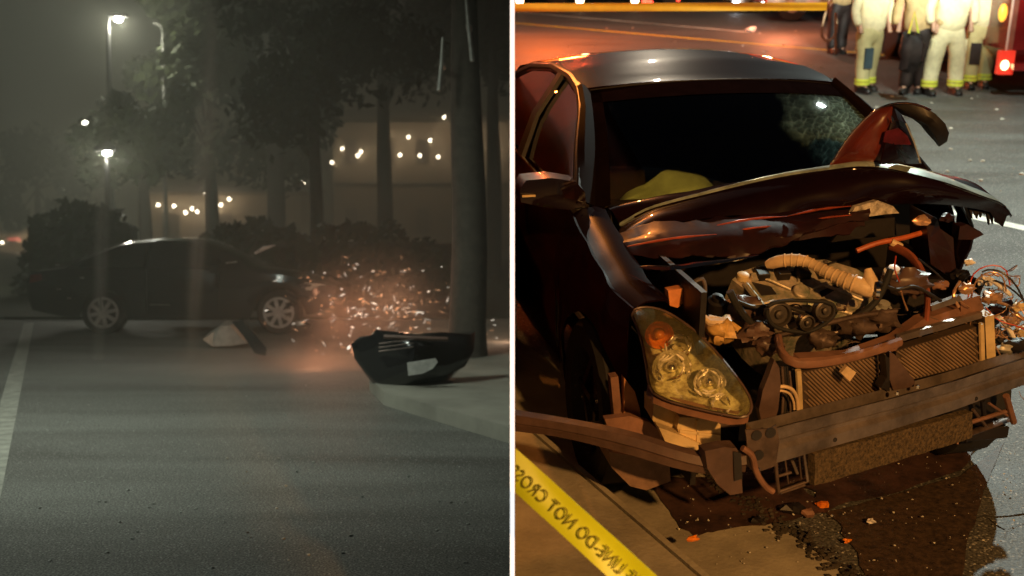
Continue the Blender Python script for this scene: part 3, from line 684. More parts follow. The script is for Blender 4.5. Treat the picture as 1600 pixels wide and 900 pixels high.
# ---- engine bay
def bar(pts, r, m, name, par=car, n=8, flat=1, k=16): return MB().tube(interp(pts, k), r, n, flat).obj(name, m, par)
ev = plane3([(1250, 405, .80), (1150, 430, .74), (1250, 515, .50)])
eng = slab([(1142, 437), (1160, 424), (1205, 410), (1290, 405), (1338, 420), (1372, 442), (1368, 468), (1320, 494), (1282, 508), (1240, 518), (1215, 505), (1192, 484), (1166, 454)], ev, .30, 'alu', 'engine', ax_=(0, .5, -.8), jit=.006)
for i, (x, y, r, h) in enumerate(((1250, 459, .030, .02), (1178, 436, .018, .015), (1228, 425, .012, .012), (1330, 480, .02, .02), (1212, 500, .014, .02))):
    MB().lathe(Cp(x, y, v=ev(x, y)), (0, -.6, .8), [(-.01, r), (h, r), (h+.004, r*.85), (h+.004, .001)], 18).obj('cap' if i == 0 else 'boss', 'alu', eng)
for out in (((1174, 440), (1205, 448), (1214, 460), (1190, 462)), ((1280, 456), (1306, 444), (1330, 448), (1308, 464), (1284, 466)), ((1224, 490), (1240, 488), (1242, 502), (1230, 506)), ((1236, 424), (1246, 424), (1246, 432), (1234, 432))):
    slab(out, lambda x, y: ev(x, y)-.004, .02, 'wire_black', 'recess', eng)
for x0, y0, x1, y1, r in ((1178, 430, 1235, 452, .006), (1265, 452, 1330, 432, .006), (1248, 405, 1248, 440, .005), (1165, 445, 1205, 500, .012), (1205, 500, 1240, 478, .006), (1262, 475, 1330, 490, .008), (1190, 475, 1228, 470, .006), (1270, 440, 1350, 470, .006), (1215, 470, 1215, 505, .005)):
    MB().tube([Cp(x0, y0, v=ev(x0, y0)-.008), Cp((x0+x1)/2, (y0+y1)/2-2, v=ev((x0+x1)/2, (y0+y1)/2)-.014), Cp(x1, y1, v=ev(x1, y1)-.008)], r, 8).obj('casting_rib', 'alu', eng)
for i, (x, y) in enumerate(((1160, 440), (1200, 414), (1290, 410), (1355, 440), (1225, 512), (1275, 500), (1238, 470), (1262, 452), (1310, 478))):
    MB().lathe(Cp(x, y, v=ev(x, y)-.003), (0, -.6, .8), [(0, .008), (.008, .008), (.009, .001)], 6).obj('bolt', 'steel', eng)
hs = MB().tube(interp([Cp(x, y, v=v) for x, y, v in ((1198, 414, .70), (1225, 407, .66), (1258, 408, .62), (1290, 424, .56), (1320, 438, .50), (1345, 447, .46), (1364, 455, .44))], 18), [.014, .02, .022, .022, .022, .021, .02, .018, .019, .021, .023, .024, .026, .028, .030, .031, .030, .026], 12).obj('intake_hose', 'hose', car)
MB().tube([Cp(1362, 455, v=.44), Cp(1360, 438, v=.45), Cp(1356, 420, v=.47)], [.030, .024, .012], 10).obj('hose_elbow', 'hose', hs)
MB().lathe(Cp(1366, 454, v=.425), (1, -.3, 0), [(0, .032), (.012, .033), (.014, .02)], 14).obj('hose_clamp', 'chrome', hs)
for k in range(3, 15, 1):
    c = hs.data.vertices[k*12].co; cc = sum((hs.data.vertices[k*12+q].co for q in range(12)), Vector())/12; rr_ = (c-cc).length
    nx = sum((hs.data.vertices[(k+1)*12+q].co for q in range(12)), Vector())/12; MB().lathe(cc, (nx-cc), [(-.003, rr_*.98), (-.0015, rr_*1.12), (.0015, rr_*1.12), (.003, rr_*.98)], 14).obj('hose_ring', 'hose', hs)
# drive pulleys and belt, coil packs, plug leads, fluid caps
for px, py, v_, r_ in ((1218, 492, .46, .045), (1290, 486, .44, .036), (1262, 505, .43, .028)):
    pu = MB().lathe(Cp(px, py, v=v_), (0, -1, .1), [(-.03, r_), (-.02, r_*.9), (-.01, r_*.9), (0, r_), (.002, r_*.8), (-.008, r_*.7), (-.008, r_*.35), (.004, r_*.3), (.006, .001)], 24).obj('pulley', mat('dark_pulley', (.10, .085, .07), .4, .7), eng)
bar([Cp(x, y, v=.445) for x, y in ((1200, 478), (1225, 470), (1290, 472), (1305, 484), (1296, 500), (1262, 518), (1215, 512), (1200, 495), (1200, 478))], .007, 'rubber', 'drive_belt', eng, k=40)
for k in range(4):
    x = 1190+k*32; y = 428-k*1
    cp_ = MB().box(Cp(x, y, v=ev(x, y)-.02), (.045, .05, .03), Matrix.Rotation(.3, 3, 'X')).obj('coil_pack', 'black', eng)
    MB().tube(interp([Cp(x, y, v=ev(x, y)-.03), Cp(x+8, y-12, v=ev(x, y)), Cp(x+20, y-16, v=ev(x, y)+.05)], 8), .004, 6).obj('plug_lead', 'wire_black', cp_)
MB().lathe(Cp(1160, 436, v=.72), (0, -.3, 1), [(0, .022), (.02, .022), (.024, .016), (.024, .001)], 18).obj('filler_cap', 'tan', eng)
for px, py, m in ((1120, 470, 'black'), (1395, 425, 'wire_white'), (1380, 480, 'galv')):
    MB().lathe(Cp(px, py, v=.62), (0, -.4, 1), [(-.05, .03), (0, .032), (.004, .020), (.02, .020), (.022, .001)], 18).obj('fluid_reservoir', m, car)
for w_, m, q in ((((1150, 470), (1180, 480), (1215, 476), (1250, 486), (1300, 500), (1350, 496)), 'wire_black', .007), (((1330, 500), (1360, 480), (1378, 455), (1392, 420)), 'rubber', .012), (((1140, 455), (1160, 490), (1190, 520), (1215, 530)), 'rubber', .013), (((1370, 440), (1400, 452), (1430, 448), (1470, 470)), 'wire_black', .006), (((1240, 520), (1290, 522), (1350, 508), (1400, 500)), 'steel', .005)):
    bar([Cp(x, y, v=.52) for x, y in w_], q, m, 'hose_run', k=20)
# battery-side scraps next to the headlight
slab([(1045, 455), (1075, 450), (1085, 458), (1070, 472), (1058, 482), (1046, 478)], .62, .04, mat('orange_plastic_scrap', (.55, .2, .06), .5, vary=.3), 'plastic_tab', jit=.006)
jb = MB().blob(Cp(1128, 516, v=.50), (.055, .05, .045), 18, 12, .5, 3).jitter(.005, 34, 1).obj('torn_airbox', mat('amber_airbox', (.55, .33, .10), .5, vary=.4, scale=25), car, angle=60)
MB().tube([Cp(1095, 490, v=.52), Cp(1108, 503, v=.5), Cp(1132, 505, v=.49)], [.008, .014, .02], 8).obj('duct_stub', 'hose', jb)
MB().tube(interp([Cp(x, y, v=.6) for x, y in ((1085, 440), (1098, 436), (1102, 455), (1096, 480))], 10), .007, 6).obj('battery_cable', 'steel', car)
MB().box(Cp(1110, 455, v=.95)-Vector((0, 0, .12)), (.18, .16, .16), Matrix.Rotation(.2, 3, 'Z')).obj('battery', 'black', car)
MB().box(Cp(1400, 470, v=.80), (.30, .18, .22), Matrix.Rotation(-.2, 3, 'Z')).obj('fuse_box', 'black', car)
for i, (x, y, z_, s_) in enumerate(((1085, 520, .55, .06), (1160, 480, .6, .07), (1200, 540, .42, .05), (1285, 530, .45, .05), (1340, 510, .5, .06), (1380, 500, .52, .06), (1420, 440, .6, .08), (1180, 520, .5, .06))):
    MB().blob(Cp(x, y, v=z_), (s_, s_*.7, s_*.6), 16, 10, .6, i+20).jitter(.007, 30, i).obj('crushed_component', random.choice(('black', 'steel2', 'brownbar')), car, angle=50)
# radiator support: looped tie bar
tb = bar([Cp(x, y, v=v) for x, y, v in ((1216, 528, .40), (1222, 552, .30), (1248, 568, .25), (1310, 562, .27), (1375, 545, .30), (1406, 534, .33))], .017, 'panel', 'radiator_tie_bar', flat=.8, k=22)
bar([Cp(x, y, v=v) for x, y, v in ((1216, 524, .45), (1262, 512, .47), (1340, 494, .50), (1400, 486, .52))], .010, 'steel2', 'upper_brace')
slab([(1250, 574), (1400, 548), (1412, 532), (1530, 498), (1536, 484), (1532, 470), (1440, 500), (1400, 530), (1330, 555), (1250, 560)], plane3([(1250, 575, .25), (1530, 498, .52), (1390, 500, .48)]), .05, 'panel', 'radiator_frame')
slab([(1405, 525), (1535, 488), (1535, 497), (1405, 535)], plane3([(1250, 575, .25), (1530, 498, .50), (1390, 500, .45)]), .02, 'steel', 'radiator_frame')
# radiator and condenser with slanting fins
rv = plane3([(1250, 600, .26), (1540, 500, .52), (1250, 650, .25)])
rad = slab([(1252, 582), (1384, 553), (1384, 612), (1252, 642)], rv, .04, 'fins', 'radiator')
slab([(1400, 548), (1534, 508), (1534, 566), (1400, 600)], rv, .04, 'fins', 'condenser')
rb_ = MB()
def lerp2(a, c, t): return (a[0]+(c[0]-a[0])*t, a[1]+(c[1]-a[1])*t)
for (x0, yt0, yb0, x1, yt1, yb1, n_) in ((1256, 583, 640, 1382, 555, 610, 22), (1402, 549, 598, 1532, 510, 565, 23)):
    for i in range(n_+10):
        s0 = (i-10)/n_; pts = []
        for t in (0, .25, .5, .75, 1):
            s_ = s0 + t*.38
            if 0 <= s_ <= 1:
                x = x0+(x1-x0)*s_; yt = yt0+(yt1-yt0)*s_; yb = yb0+(yb1-yb0)*s_; y = yt+(yb-yt)*t
                pts.append(Cp(x, y, v=rv(x, y)-.006))
        if len(pts) > 1: rb_.tube(pts, .0030, 4)
rb_.obj('cooling_fins', mat('fin_edges', (.48, .34, .22), .4, .5), rad, kind='stuff')
bar([Cp(x, y, v=.235) for x, y in ((1247, 578), (1249, 610), (1250, 644))], .010, 'tan', 'radiator_end_tank')
bar([Cp(x, y, v=.49) for x, y in ((1533, 505), (1534, 540), (1535, 572))], .010, 'tan', 'radiator_end_tank')
slab([(1539, 495), (1553, 492), (1556, 560), (1542, 566)], .50, .06, 'tan', 'side_duct')
slab([(1314, 583), (1324, 572), (1338, 582), (1328, 596)], .24, .015, 'hose', 'diamond_bracket')
slab([(1390, 550), (1398, 554), (1430, 596), (1428, 604), (1396, 610), (1389, 590)], .30, .02, 'brownbar', 'latch_brace')
slab([(1383, 555), (1390, 560), (1390, 612), (1376, 606), (1386, 590)], .29, .04, 'black', 'latch_brace')
# leaf-shaped duct and small pipes at the near end of the beam
slab([(1210, 562), (1218, 575), (1220, 600), (1216, 640), (1208, 668), (1200, 672), (1190, 660), (1186, 640), (1192, 610), (1202, 585)], .20, .03, 'brownbar', 'air_deflector')
bar([Cp(x, y, v=.22) for x, y in ((1211, 605), (1226, 604), (1238, 609), (1245, 622), (1247, 640))], .006, 'hose', 'coolant_pipe')
bar([Cp(x, y, v=.215) for x, y in ((1211, 611), (1224, 611), (1234, 616), (1240, 628), (1241, 640))], .004, 'hose', 'coolant_pipe')
for k in range(6): bar([Cp(1222+k*4, 575+random.uniform(-6, 6), v=.27), Cp(1224+k*4, 612, v=.26), Cp(1222+k*4, 650, v=.25)], random.choice((.003, .005)), random.choice(('steel2', 'panel', 'wire_black')), 'bracket_rod')
# ---- bumper beam: stepped steel section running the width, end plate with bolt holes
topL = [(1180, 676), (1215, 668), (1300, 646), (1400, 621), (1500, 593), (1560, 573), (1640, 548)]
def beam_pt(x, yo, dv): # follow the level top edge of the beam
    for (x0, y0), (x1, y1) in zip(topL, topL[1:]):
        if x <= x1: y = y0+(y1-y0)*(x-x0)/(x1-x0); break
    p = Cp(x, y, w=.60); return p
prof = [(0, .0), (-.005, .004), (-.045, .004), (-.058, .018), (-.072, .018), (-.085, .004), (-.128, .004), (-.132, .010), (-.132, .05), (0, .07)]
cols = []
for i in range(41):
    x = 1180+(1640-1180)*i/40; p = beam_pt(x, 0, 0); fade = 1-.14*i/40
    cols.append([p+Vector((0, dv, dz*fade)) for dz, dv in prof])
beam = MB().grid(cols)
beam.f += [tuple(range(len(prof))), tuple(range((len(cols)-1)*len(prof), len(cols)*len(prof)))[::-1]]
beam = beam.obj('bumper_beam', 'steel', car, angle=25)
slab([(1165, 672), (1205, 670), (1213, 664), (1218, 690), (1212, 728), (1178, 740), (1170, 720)], .068, .006, 'steel2', 'end_plate', beam)
for x, y in ((1182, 680), (1204, 676), (1185, 711)):
    MB().lathe(Cp(x, y, v=.066), (0, -1, 0), [(-.001, .017), (.003, .017), (.003, .001)], 16).obj('bolt_hole', 'wire_black', beam)
for x in (1310, 1532): MB().lathe(beam_pt(x, 0, 0)+Vector((0, .012, -.10)), (0, -1, 0), [(0, .008), (.010, .008), (.010, .001)], 10).obj('bolt_hole', 'wire_black', beam)
for x, y in ((1401, 616), (1433, 606)): MB().lathe(Cp(x, y, w=.605), (0, 0, 1), [(0, .008), (.010, .008), (.012, .001)], 6).obj('bolt', 'chrome', beam)
# torn crash foam under the beam and lower tray
fv = plane3([(1265, 690, .16), (1540, 620, .45), (1300, 740, .20)])
cols = []
for i in range(31):
    x = 1262+i*8.2; y0 = 704-(x-1262)*.262; y1 = 754-(x-1262)*.300
    cols.append([Cp(x, y0+(y1-y0)*t, v=fv(x, y0)+.006*noise.noise(Vector((x*.05, t*3, 0)))) for t in (0, .25, .5, .75, 1)])
MB().grid(cols, .03).obj('crash_foam', 'foam', car)
tray = bar([Cp(x, y, v=v) for x, y, v in ((1216, 768, .17), (1300, 741, .22), (1400, 712, .30), (1500, 682, .40), (1575, 655, .52))], .008, 'steel2', 'lower_tray', k=30, flat=2)
for x, y in ((1262, 750), (1305, 741), (1360, 725), (1441, 703), (1500, 682)):
    v_ = .17+(x-1216)/1000
    MB().tube([Cp(x-7, y+3, v=v_), Cp(x-7, y-6, v=v_), Cp(x+6, y-9, v=v_), Cp(x+6, y+1, v=v_)], .0028, 5).obj('tray_clip', 'steel', tray)
fr_ = bar([Cp(x, y, v=.14) for x, y in ((1212, 716), (1214, 745), (1217, 770))], .006, 'steel2', 'tow_bracket')
for a, c in (((1217, 768), (1262, 752)), ((1262, 752), (1255, 700)), ((1248, 706), (1252, 748)), ((1226, 712), (1232, 756)), ((1212, 716), (1258, 704)), ((1238, 720), (1246, 740)), ((1216, 744), (1236, 738))):
    bar([Cp(*a, v=.14), Cp(*c, v=.15)], random.choice((.003, .005)), random.choice(('steel', 'hose', 'steel2')), 'bracket_strut', fr_, k=2)
for a, c, r in (((1505, 655), (1510, 690), .006), ((1520, 640), (1540, 665), .006), ((1545, 630), (1575, 650), .005), ((1500, 665), (1580, 640), .008), ((1572, 618), (1584, 660), .012), ((1535, 626), (1538, 652), .009), ((1496, 694), (1500, 660), .004)):
    bar([Cp(*a, v=.42), Cp(*c, v=.44)], r, random.choice(('steel2', 'panel', 'black')), 'broken_bracket', k=2)
# ---- trailing bumper strip along the near side, ending in a curled torn flap
def strip(pts, wd_, th_, m, name, par=car, k=24):
    c = interp([Cp(x, y, v=v) for x, y, v in pts], k); cols = []
    for i, p in enumerate(c):
        q = wd_*(.9+.1*math.sin(i*.5)); cols.append([p+Vector((0, th_, q*.5)), p+Vector((0, 0, q*.42)), p+Vector((0, -.006, q*.08)), p+Vector((0, .008, 0)), p+Vector((0, -.004, -q*.1)), p+Vector((0, 0, -q*.42)), p+Vector((0, th_, -q*.5))])
    return MB().grid(cols, .006).obj(name, m, par, angle=35)
sb = strip([(700, 640, .62), (804, 660, .45), (860, 668, .36), (930, 682, .26), (1000, 700, .18), (1060, 718, .12), (1110, 728, .09), (1165, 724, .07)], .065, .03, 'brownbar', 'trailing_bumper_strip')
slab([(1100, 705), (1130, 700), (1150, 702), (1160, 715), (1158, 770), (1140, 776), (1122, 755), (1105, 735)], .06, .05, 'brownbar', 'torn_flap', sb, jit=.012, seed=4)
slab([(1146, 706), (1158, 708), (1160, 748), (1148, 752)], .055, .02, 'wire_black', 'torn_slot', sb)
bar([Cp(x, y, v=.06) for x, y in ((1160, 700), (1175, 712), (1182, 738), (1196, 760), (1208, 768))], .010, 'panel', 'bent_strap', sb)
MB().blob(Cp(1182, 733, v=.07), (.012, .012, .012), 8, 6).obj('bolt', 'chrome', sb)
# ---- crushed far corner: straps, torn sheet, wiring
bar([Cp(x, y, v=v) for x, y, v in ((1392, 384, .80), (1420, 398, .72), (1440, 425, .64), (1449, 460, .56), (1447, 505, .50))], .018, mat('rust_red_strap', (.25, .07, .035), .5, vary=.4), 'bent_strut', flat=.6)
bar([Cp(x, y, v=v) for x, y, v in ((1338, 392, .80), (1370, 380, .80), (1410, 372, .80), (1445, 362, .82))], .010, mat('red_orange_edge', (.45, .10, .03), .4, vary=.3), 'torn_sheet_edge')
bar([Cp(x, y, v=v) for x, y, v in ((1392, 378, .79), (1408, 386, .78))], .014, 'hose', 'plastic_clip', k=4)
slab([(1446, 330), (1462, 345), (1470, 360), (1490, 372), (1492, 395), (1498, 420), (1478, 430), (1455, 410), (1448, 380)], .78, .10, 'paint_in', 'crumpled_sheet', jit=.02, seed=2)
slab([(1500, 355), (1512, 350), (1530, 360), (1536, 366), (1520, 374), (1498, 376)], .86, .05, 'paint_in', 'crumpled_sheet', jit=.01, seed=5)
slab([(1340, 322), (1372, 316), (1396, 322), (1405, 332), (1380, 336), (1350, 340), (1320, 358)], .90, .03, mat('pale_torn_liner', (.45, .4, .33), .5, vary=.6, scale=30), 'torn_liner', jit=.012, seed=8)
slab([(1300, 380), (1340, 372), (1400, 368), (1400, 340), (1350, 345), (1310, 362)], 1.0, .04, 'black', 'strut_tower', jit=.01)
slab([(1455, 478), (1500, 462), (1505, 470), (1456, 486)], .52, .02, 'steel', 'cross_bracket')
slab([(1500, 470), (1530, 462), (1538, 480), (1530, 490), (1502, 492)], .54, .05, 'panel', 'battery_tray', jit=.006)
MB().lathe(Cp(1414, 440, v=.60), (0, -1, .2), [(0, .02), (.01, .02), (.014, .012), (.014, .001)], 12).obj('brass_cap', 'orange', car)
for i, (x, y, s_, m) in enumerate(((1470, 445, .03, 'panel'), (1500, 430, .035, 'black'), (1510, 450, .03, 'wire_copper'), (1520, 478, .04, 'paint_in'), (1540, 440, .03, 'wire_white'), (1550, 465, .035, 'wire_copper'), (1565, 480, .05, 'paint_in'), (1580, 500, .04, 'wire_copper'), (1590, 540, .05, 'black'), (1560, 520, .04, 'steel2'), (1585, 565, .04, 'galv'), (1595, 480, .03, 'tan'), (1440, 345, .03, 'wire_copper'), (1480, 340, .025, 'paint_in'), (1515, 410, .02, 'wire_white'), (1545, 500, .04, 'black'), (1600, 520, .05, 'tan'), (1570, 545, .03, 'galv'))):
    MB().blob(Cp(x, y, v=.62+.1*math.sin(i*2.1)), (s_, s_*.7, s_*.55), 13, 8, .7, i+40).jitter(.006, 30, i).obj('shattered_fragment', m, car, angle=45)
WR = [[(1512, 470), (1520, 430), (1545, 415), (1570, 420), (1578, 445)], [(1516, 468), (1526, 438), (1548, 425), (1566, 432), (1572, 455)], [(1530, 460), (1540, 440), (1560, 440), (1585, 455), (1600, 470)],
      [(1545, 435), (1560, 445), (1578, 460)], [(1550, 470), (1575, 478), (1600, 500)], [(1540, 480), (1560, 500), (1590, 510), (1610, 520)], [(1545, 520), (1560, 550), (1580, 580)], [(1435, 405), (1455, 420), (1475, 438)],
      [(1560, 495), (1580, 520), (1596, 560)], [(1500, 440), (1490, 460), (1498, 480)], [(1400, 400), (1398, 420), (1405, 440)], [(1408, 455), (1412, 470), (1418, 485)], [(1534, 425), (1548, 421), (1570, 428), (1590, 450), (1604, 480)]]
for i, w_ in enumerate(WR):
    bar([Cp(x, y, v=.55+.03*math.sin(i*1.7+k)) for k, (x, y) in enumerate(w_)], (.0025, .003, .0035, .009, .006)[i % 5 if i != 3 else 3], ('wire_red', 'wire_copper', 'wire_black', 'wire_white', 'wire_copper')[i % 5], 'loose_wire', k=12)
rw = MB()
for i in range(70):
    x, y = random.gauss(1560, 28), random.gauss(500, 42); v = random.uniform(.5, .72); pts = [Cp(x, y, v=v)]
    for k in range(4): pts.append(pts[-1]+Vector((random.uniform(-.04, .04), random.uniform(-.02, .02), random.uniform(-.035, .03))))
    rw.tube(interp(pts, 9), random.choice((.0015, .002, .003)), 4)
rw.obj('wire_tangle', 'wire_copper', car, kind='stuff')
rw = MB()
for i in range(60):
    x, y = random.choice(((random.uniform(1320, 1480), random.uniform(330, 500))), ) if False else (random.uniform(1190, 1500), random.uniform(470, 540)); v = .5+random.uniform(0, .15)
    pts = [Cp(x, y, v=v)]
    for k in range(3): pts.append(pts[-1]+Vector((random.uniform(-.04, .04), random.uniform(-.02, .02), random.uniform(-.03, .02))))
    rw.tube(interp(pts, 7), random.choice((.0015, .003, .005)), 5)
rw.obj('engine_bay_clutter', 'steel2', car, kind='stuff')
# gap under the beam: dark cross member
MB().box((.05, .55, .42), (1.0, .1, .16)).obj('cross_member', 'black', car)

for cc in CRK: crack(cc)
o = b_crack.obj('road_crack', 'crack'); o['kind'] = 'structure'
# ------------------------------------------------------------------ barrier tape
def tape(P0, P1, wdt, label, text=None, sag=.0, twist=0.0, facing=None, m='yellow'):
    root = thing('barrier_tape', label, 'tape', (P0+P1)/2, group='yellow barrier tapes')
    d = (P1-P0); ln = d.length; d.normalize(); n_ = 40
    up = facing if facing is not None else Vector((0, 0, 1)); side = (up-d*up.dot(d)).normalized(); nrm = d.cross(side)
    if nrm.dot(Vector((0, 0, H))-P0) < 0: nrm = -nrm
    rows = []
    for i in range(n_+1):
        t = i/n_; c = P0.lerp(P1, t) - Vector((0, 0, sag*math.sin(math.pi*t))); r = []
        for j in range(7):
            k = (j/6-.5); r.append(c + side*k*wdt + nrm*(.004*math.cos(k*5+i*.12) + .002*math.sin(i*.4+k*3)))
        rows.append(r)
    MB().grid(rows, .0006).obj('film', m, root)
    if text:
        cu = bpy.data.curves.new('txt', 'FONT'); cu.body = text; cu.size = wdt*.58; cu.align_x = 'LEFT'; cu.space_character = 1.08
        to = bpy.data.objects.new('txt', cu); COL.objects.link(to); bpy.context.view_layer.update()
        me = bpy.data.meshes.new_from_object(to.evaluated_get(bpy.context.evaluated_depsgraph_get())); bpy.data.objects.remove(to)
        b = MB(); mw = max(v.co.x for v in me.vertices)
        vs = []
        for v in me.vertices:
            x, y = v.co.x*.74, v.co.y
            # seen from the back of the film: mirrored along its length
            p = P0 + d*(ln*.86-x) + side*(y-wdt*.20) + nrm*(.012); vs.append(p)
        b.add(vs, [tuple(p.vertices) for p in me.polygons]); b.obj('lettering', 'ink', root, smooth=False)
    return root
TD = 2.35
p0, p1 = Wp(770, 703, d=TD), Wp(1090, 992, d=TD-.1)
tape(p0, p1, .073, 'yellow barrier tape with mirrored black lettering slanting past the kerb', 'POLICE LINE-DO NOT CROSS', facing=(Wp(830, 690, d=TD)-Wp(800, 735, d=TD)).normalized())
tape(Wp(760, 12, y=10.0), Wp(1292, 10, y=10.6), .075, 'yellow barrier tape stretched level across the road behind the sedan', facing=Vector((0, 0, 1)), m=mat('amber_lit_film', (.62, .30, .008), .4, vary=.1))  # amber light on the yellow tape put into the film's colour

# ------------------------------------------------------------------ firefighters
def skinmesh(name, chain, edges, m, parent, sub=1, root_i=0):
    me = bpy.data.meshes.new(name); inv = ROOTI[parent.name]
    me.from_pydata([tuple(inv @ Vector(c[:3])) for c in chain], edges, []); me.materials.append(M[m] if isinstance(m, str) else m)
    o = bpy.data.objects.new(name, me); COL.objects.link(o); o.parent = parent
    o.modifiers.new('s', 'SKIN'); sv = me.skin_vertices[0].data
    for i, c in enumerate(chain): sv[i].radius = (c[3], c[4] if len(c) > 4 else c[3]); sv[i].use_root = (i == root_i)
    md = o.modifiers.new('d', 'SUBSURF'); md.levels = sub+1; md.render_levels = sub+1
    o.modifiers['s'].use_smooth_shade = True
    return o
def person(pos, face, label, trouser='turnout', jacket='turnout2', stance=.17, step=0, pad=None, arms=0, sc=1.0, band='lime', gear=False):
    x0, y0 = pos; root = thing('person', label, 'person', (x0, y0, 0), group='firefighters standing on the road')
    cf, sf = math.cos(face), math.sin(face)
    def P(a, f, z, *r): # a = sideways, f = forward
        return (x0+(a*cf-f*sf)*sc, y0+(a*sf+f*cf)*sc, z*sc)+tuple(q*sc for q in r)
    st = stance
    # body: head, neck, hands
    ch = [P(0, 0, .98, .13, .11), P(0, 0, 1.25, .15, .11), P(0, 0, 1.45, .16, .10), P(0, .01, 1.54, .06), P(0, .02, 1.62, .085, .10), P(0, .02, 1.74, .075, .09)]
    ed = [(0, 1), (1, 2), (2, 3), (3, 4), (4, 5)]
    for s in (-1, 1):
        k = len(ch); fw = arms*.25
        ch += [P(s*.20, 0, 1.42, .06), P(s*.27, .02+fw*.3, 1.15, .045), P(s*.25, .10+fw, .92+.12*arms, .03), P(s*.25, .14+fw, .85+.14*arms, .026, .04)]
        ed += [(2, k), (k, k+1), (k+1, k+2), (k+2, k+3)]
        k = len(ch); ch += [P(s*.10, 0, .86, .09), P(s*st*.8, s*step*.5, .50, .06), P(s*st, s*step, .12, .045), P(s*st, s*step+.12, .05, .04)]
        ed += [(0, k), (k, k+1), (k+1, k+2), (k+2, k+3)]
    skinmesh('body', ch, ed, 'skin', root, 1)
    # trousers
    ch = [P(0, 0, 1.02, .17, .14), P(0, 0, .90, .18, .15)]; ed = [(0, 1)]
    for s in (-1, 1):
        k = len(ch); ch += [P(s*.11, s*step*.15, .76, .13, .135), P(s*st*.85, s*step*.5+.02, .52, .108, .118), P(s*st*.90, s*step*.7-.01, .38, .115, .12), P(s*st*.98, s*step*.9, .22, .098, .105), P(s*st, s*step, .055, .112, .118)]
        ed += [(1, k), (k, k+1), (k+1, k+2), (k+2, k+3), (k+3, k+4)]
    skinmesh('trousers', ch, ed, trouser, root, 1)
    # jacket with sleeves
    ch = [P(0, 0, .80, .25, .20), P(0, 0, 1.05, .22, .18), P(0, 0, 1.30, .24, .18), P(0, 0, 1.46, .17, .12)]; ed = [(0, 1), (1, 2), (2, 3)]
    for s in (-1, 1):
        k = len(ch); fw = arms*.25; ch += [P(s*.24, 0, 1.40, .085), P(s*.31, .02+fw*.3, 1.14, .07), P(s*.29, .10+fw, .95+.12*arms, .06)]; ed += [(2, k), (k, k+1), (k+1, k+2)]
    skinmesh('jacket', ch, ed, jacket, root, 1)
    for s in (-1, 1):
        b = MB(); c = Vector(P(s*st, s*step, 0)[:3])
        def q(a, f, z): 
            return Vector((c.x+(a*cf-f*sf)*sc, c.y+(a*sf+f*cf)*sc, z*sc))
        rws = []
        for f, hw, zt in ((-.11, .045, .24), (-.07, .06, .30), (.0, .06, .28), (.06, .052, .11), (.13, .055, .085), (.18, .045, .07), (.205, .02, .04)):
            rws.append([q(-hw, f, .0), q(-hw*1.05, f, zt*.6), q(-hw*.6, f, zt), q(hw*.6, f, zt), q(hw*1.05, f, zt*.6), q(hw, f, 0)])
        b.grid(rws); b.f += [tuple(range(6))]; b.obj('boot', 'boot', root)
        for hz in ((.19, .14) if band else ()):
            bb = MB(); ctr = Vector(P(s*st*1.0, s*step*.95, hz)[:3])
            bb.lathe(ctr, (0, 0, 1), [(-.018, .110*sc), (.018, .110*sc)], 18); bb.obj('reflective_band', band, root)
        if trouser != 'gear':
            MB().box(P(s*(st*.7+.085), s*step*.3, .66)[:3], (.05*sc, .15*sc, .18*sc), Matrix.Rotation(face, 3, 'Z')).jitter(.01, 9).obj('cargo_pocket', trouser, root)
        if pad and s > 0:
            kp = MB().box(P(s*st*.85, .115+s*step*.5, .50)[:3], (.14*sc, .03*sc, .30*sc), Matrix.Rotation(face, 3, 'Z')); kp.obj('knee_patch', pad, root)
    hz = MB().lathe(P(0, .02, 1.74)[:3], (0, 0, 1), [(-.02, .17*sc), (0, .13*sc), (.06, .12*sc), (.11, .07*sc), (.13, .001)], 18); hz.obj('helmet', 'lime', root)
    if band:
        for z in (): MB().lathe(P(0, 0, z)[:3], (0, 0, 1), [(-.03, .235*sc), (.03, .235*sc)], 24).obj('reflective_band', band, root)
    return root
def at(px, py): p = Wp(px, py, z=0); return (p.x, p.y)
PS = 1.0
person(at(1350, 143), math.radians(200), 'firefighter with blue-grey knee patch standing nearest the car roof corner', 'turnout', 'turnout2', .13, .10, 'denim', sc=.95)
person(at(1470, 148), math.radians(180), 'firefighter in very bright pale turnout gear, legs apart with lime ankle bands', 'turnout2', 'turnout2', .19, .03, sc=1.0)
person(at(1524, 138), math.radians(170), 'rightmost firefighter in pale gear with dark knee patch beside the truck', 'turnout', 'turnout2', .12, .10, 'gear', sc=1.0, arms=.3)
person(at(1424, 146), math.radians(150), 'firefighter in dark gear standing behind the bright pale one', 'gear', 'turnout3', .09, .06, None, band=None, sc=.97)
person(at(1397, 84), math.radians(190), 'firefighter farther back in tan gear between two paler ones', 'turnout3', 'turnout3', .12, .05, None, sc=1.02)
person(at(1306, 84), math.radians(185), 'leftmost firefighter in dark brown gear with equipment straps hanging', 'gear', 'turnout3', .10, .04, None, band=None, sc=1.02)
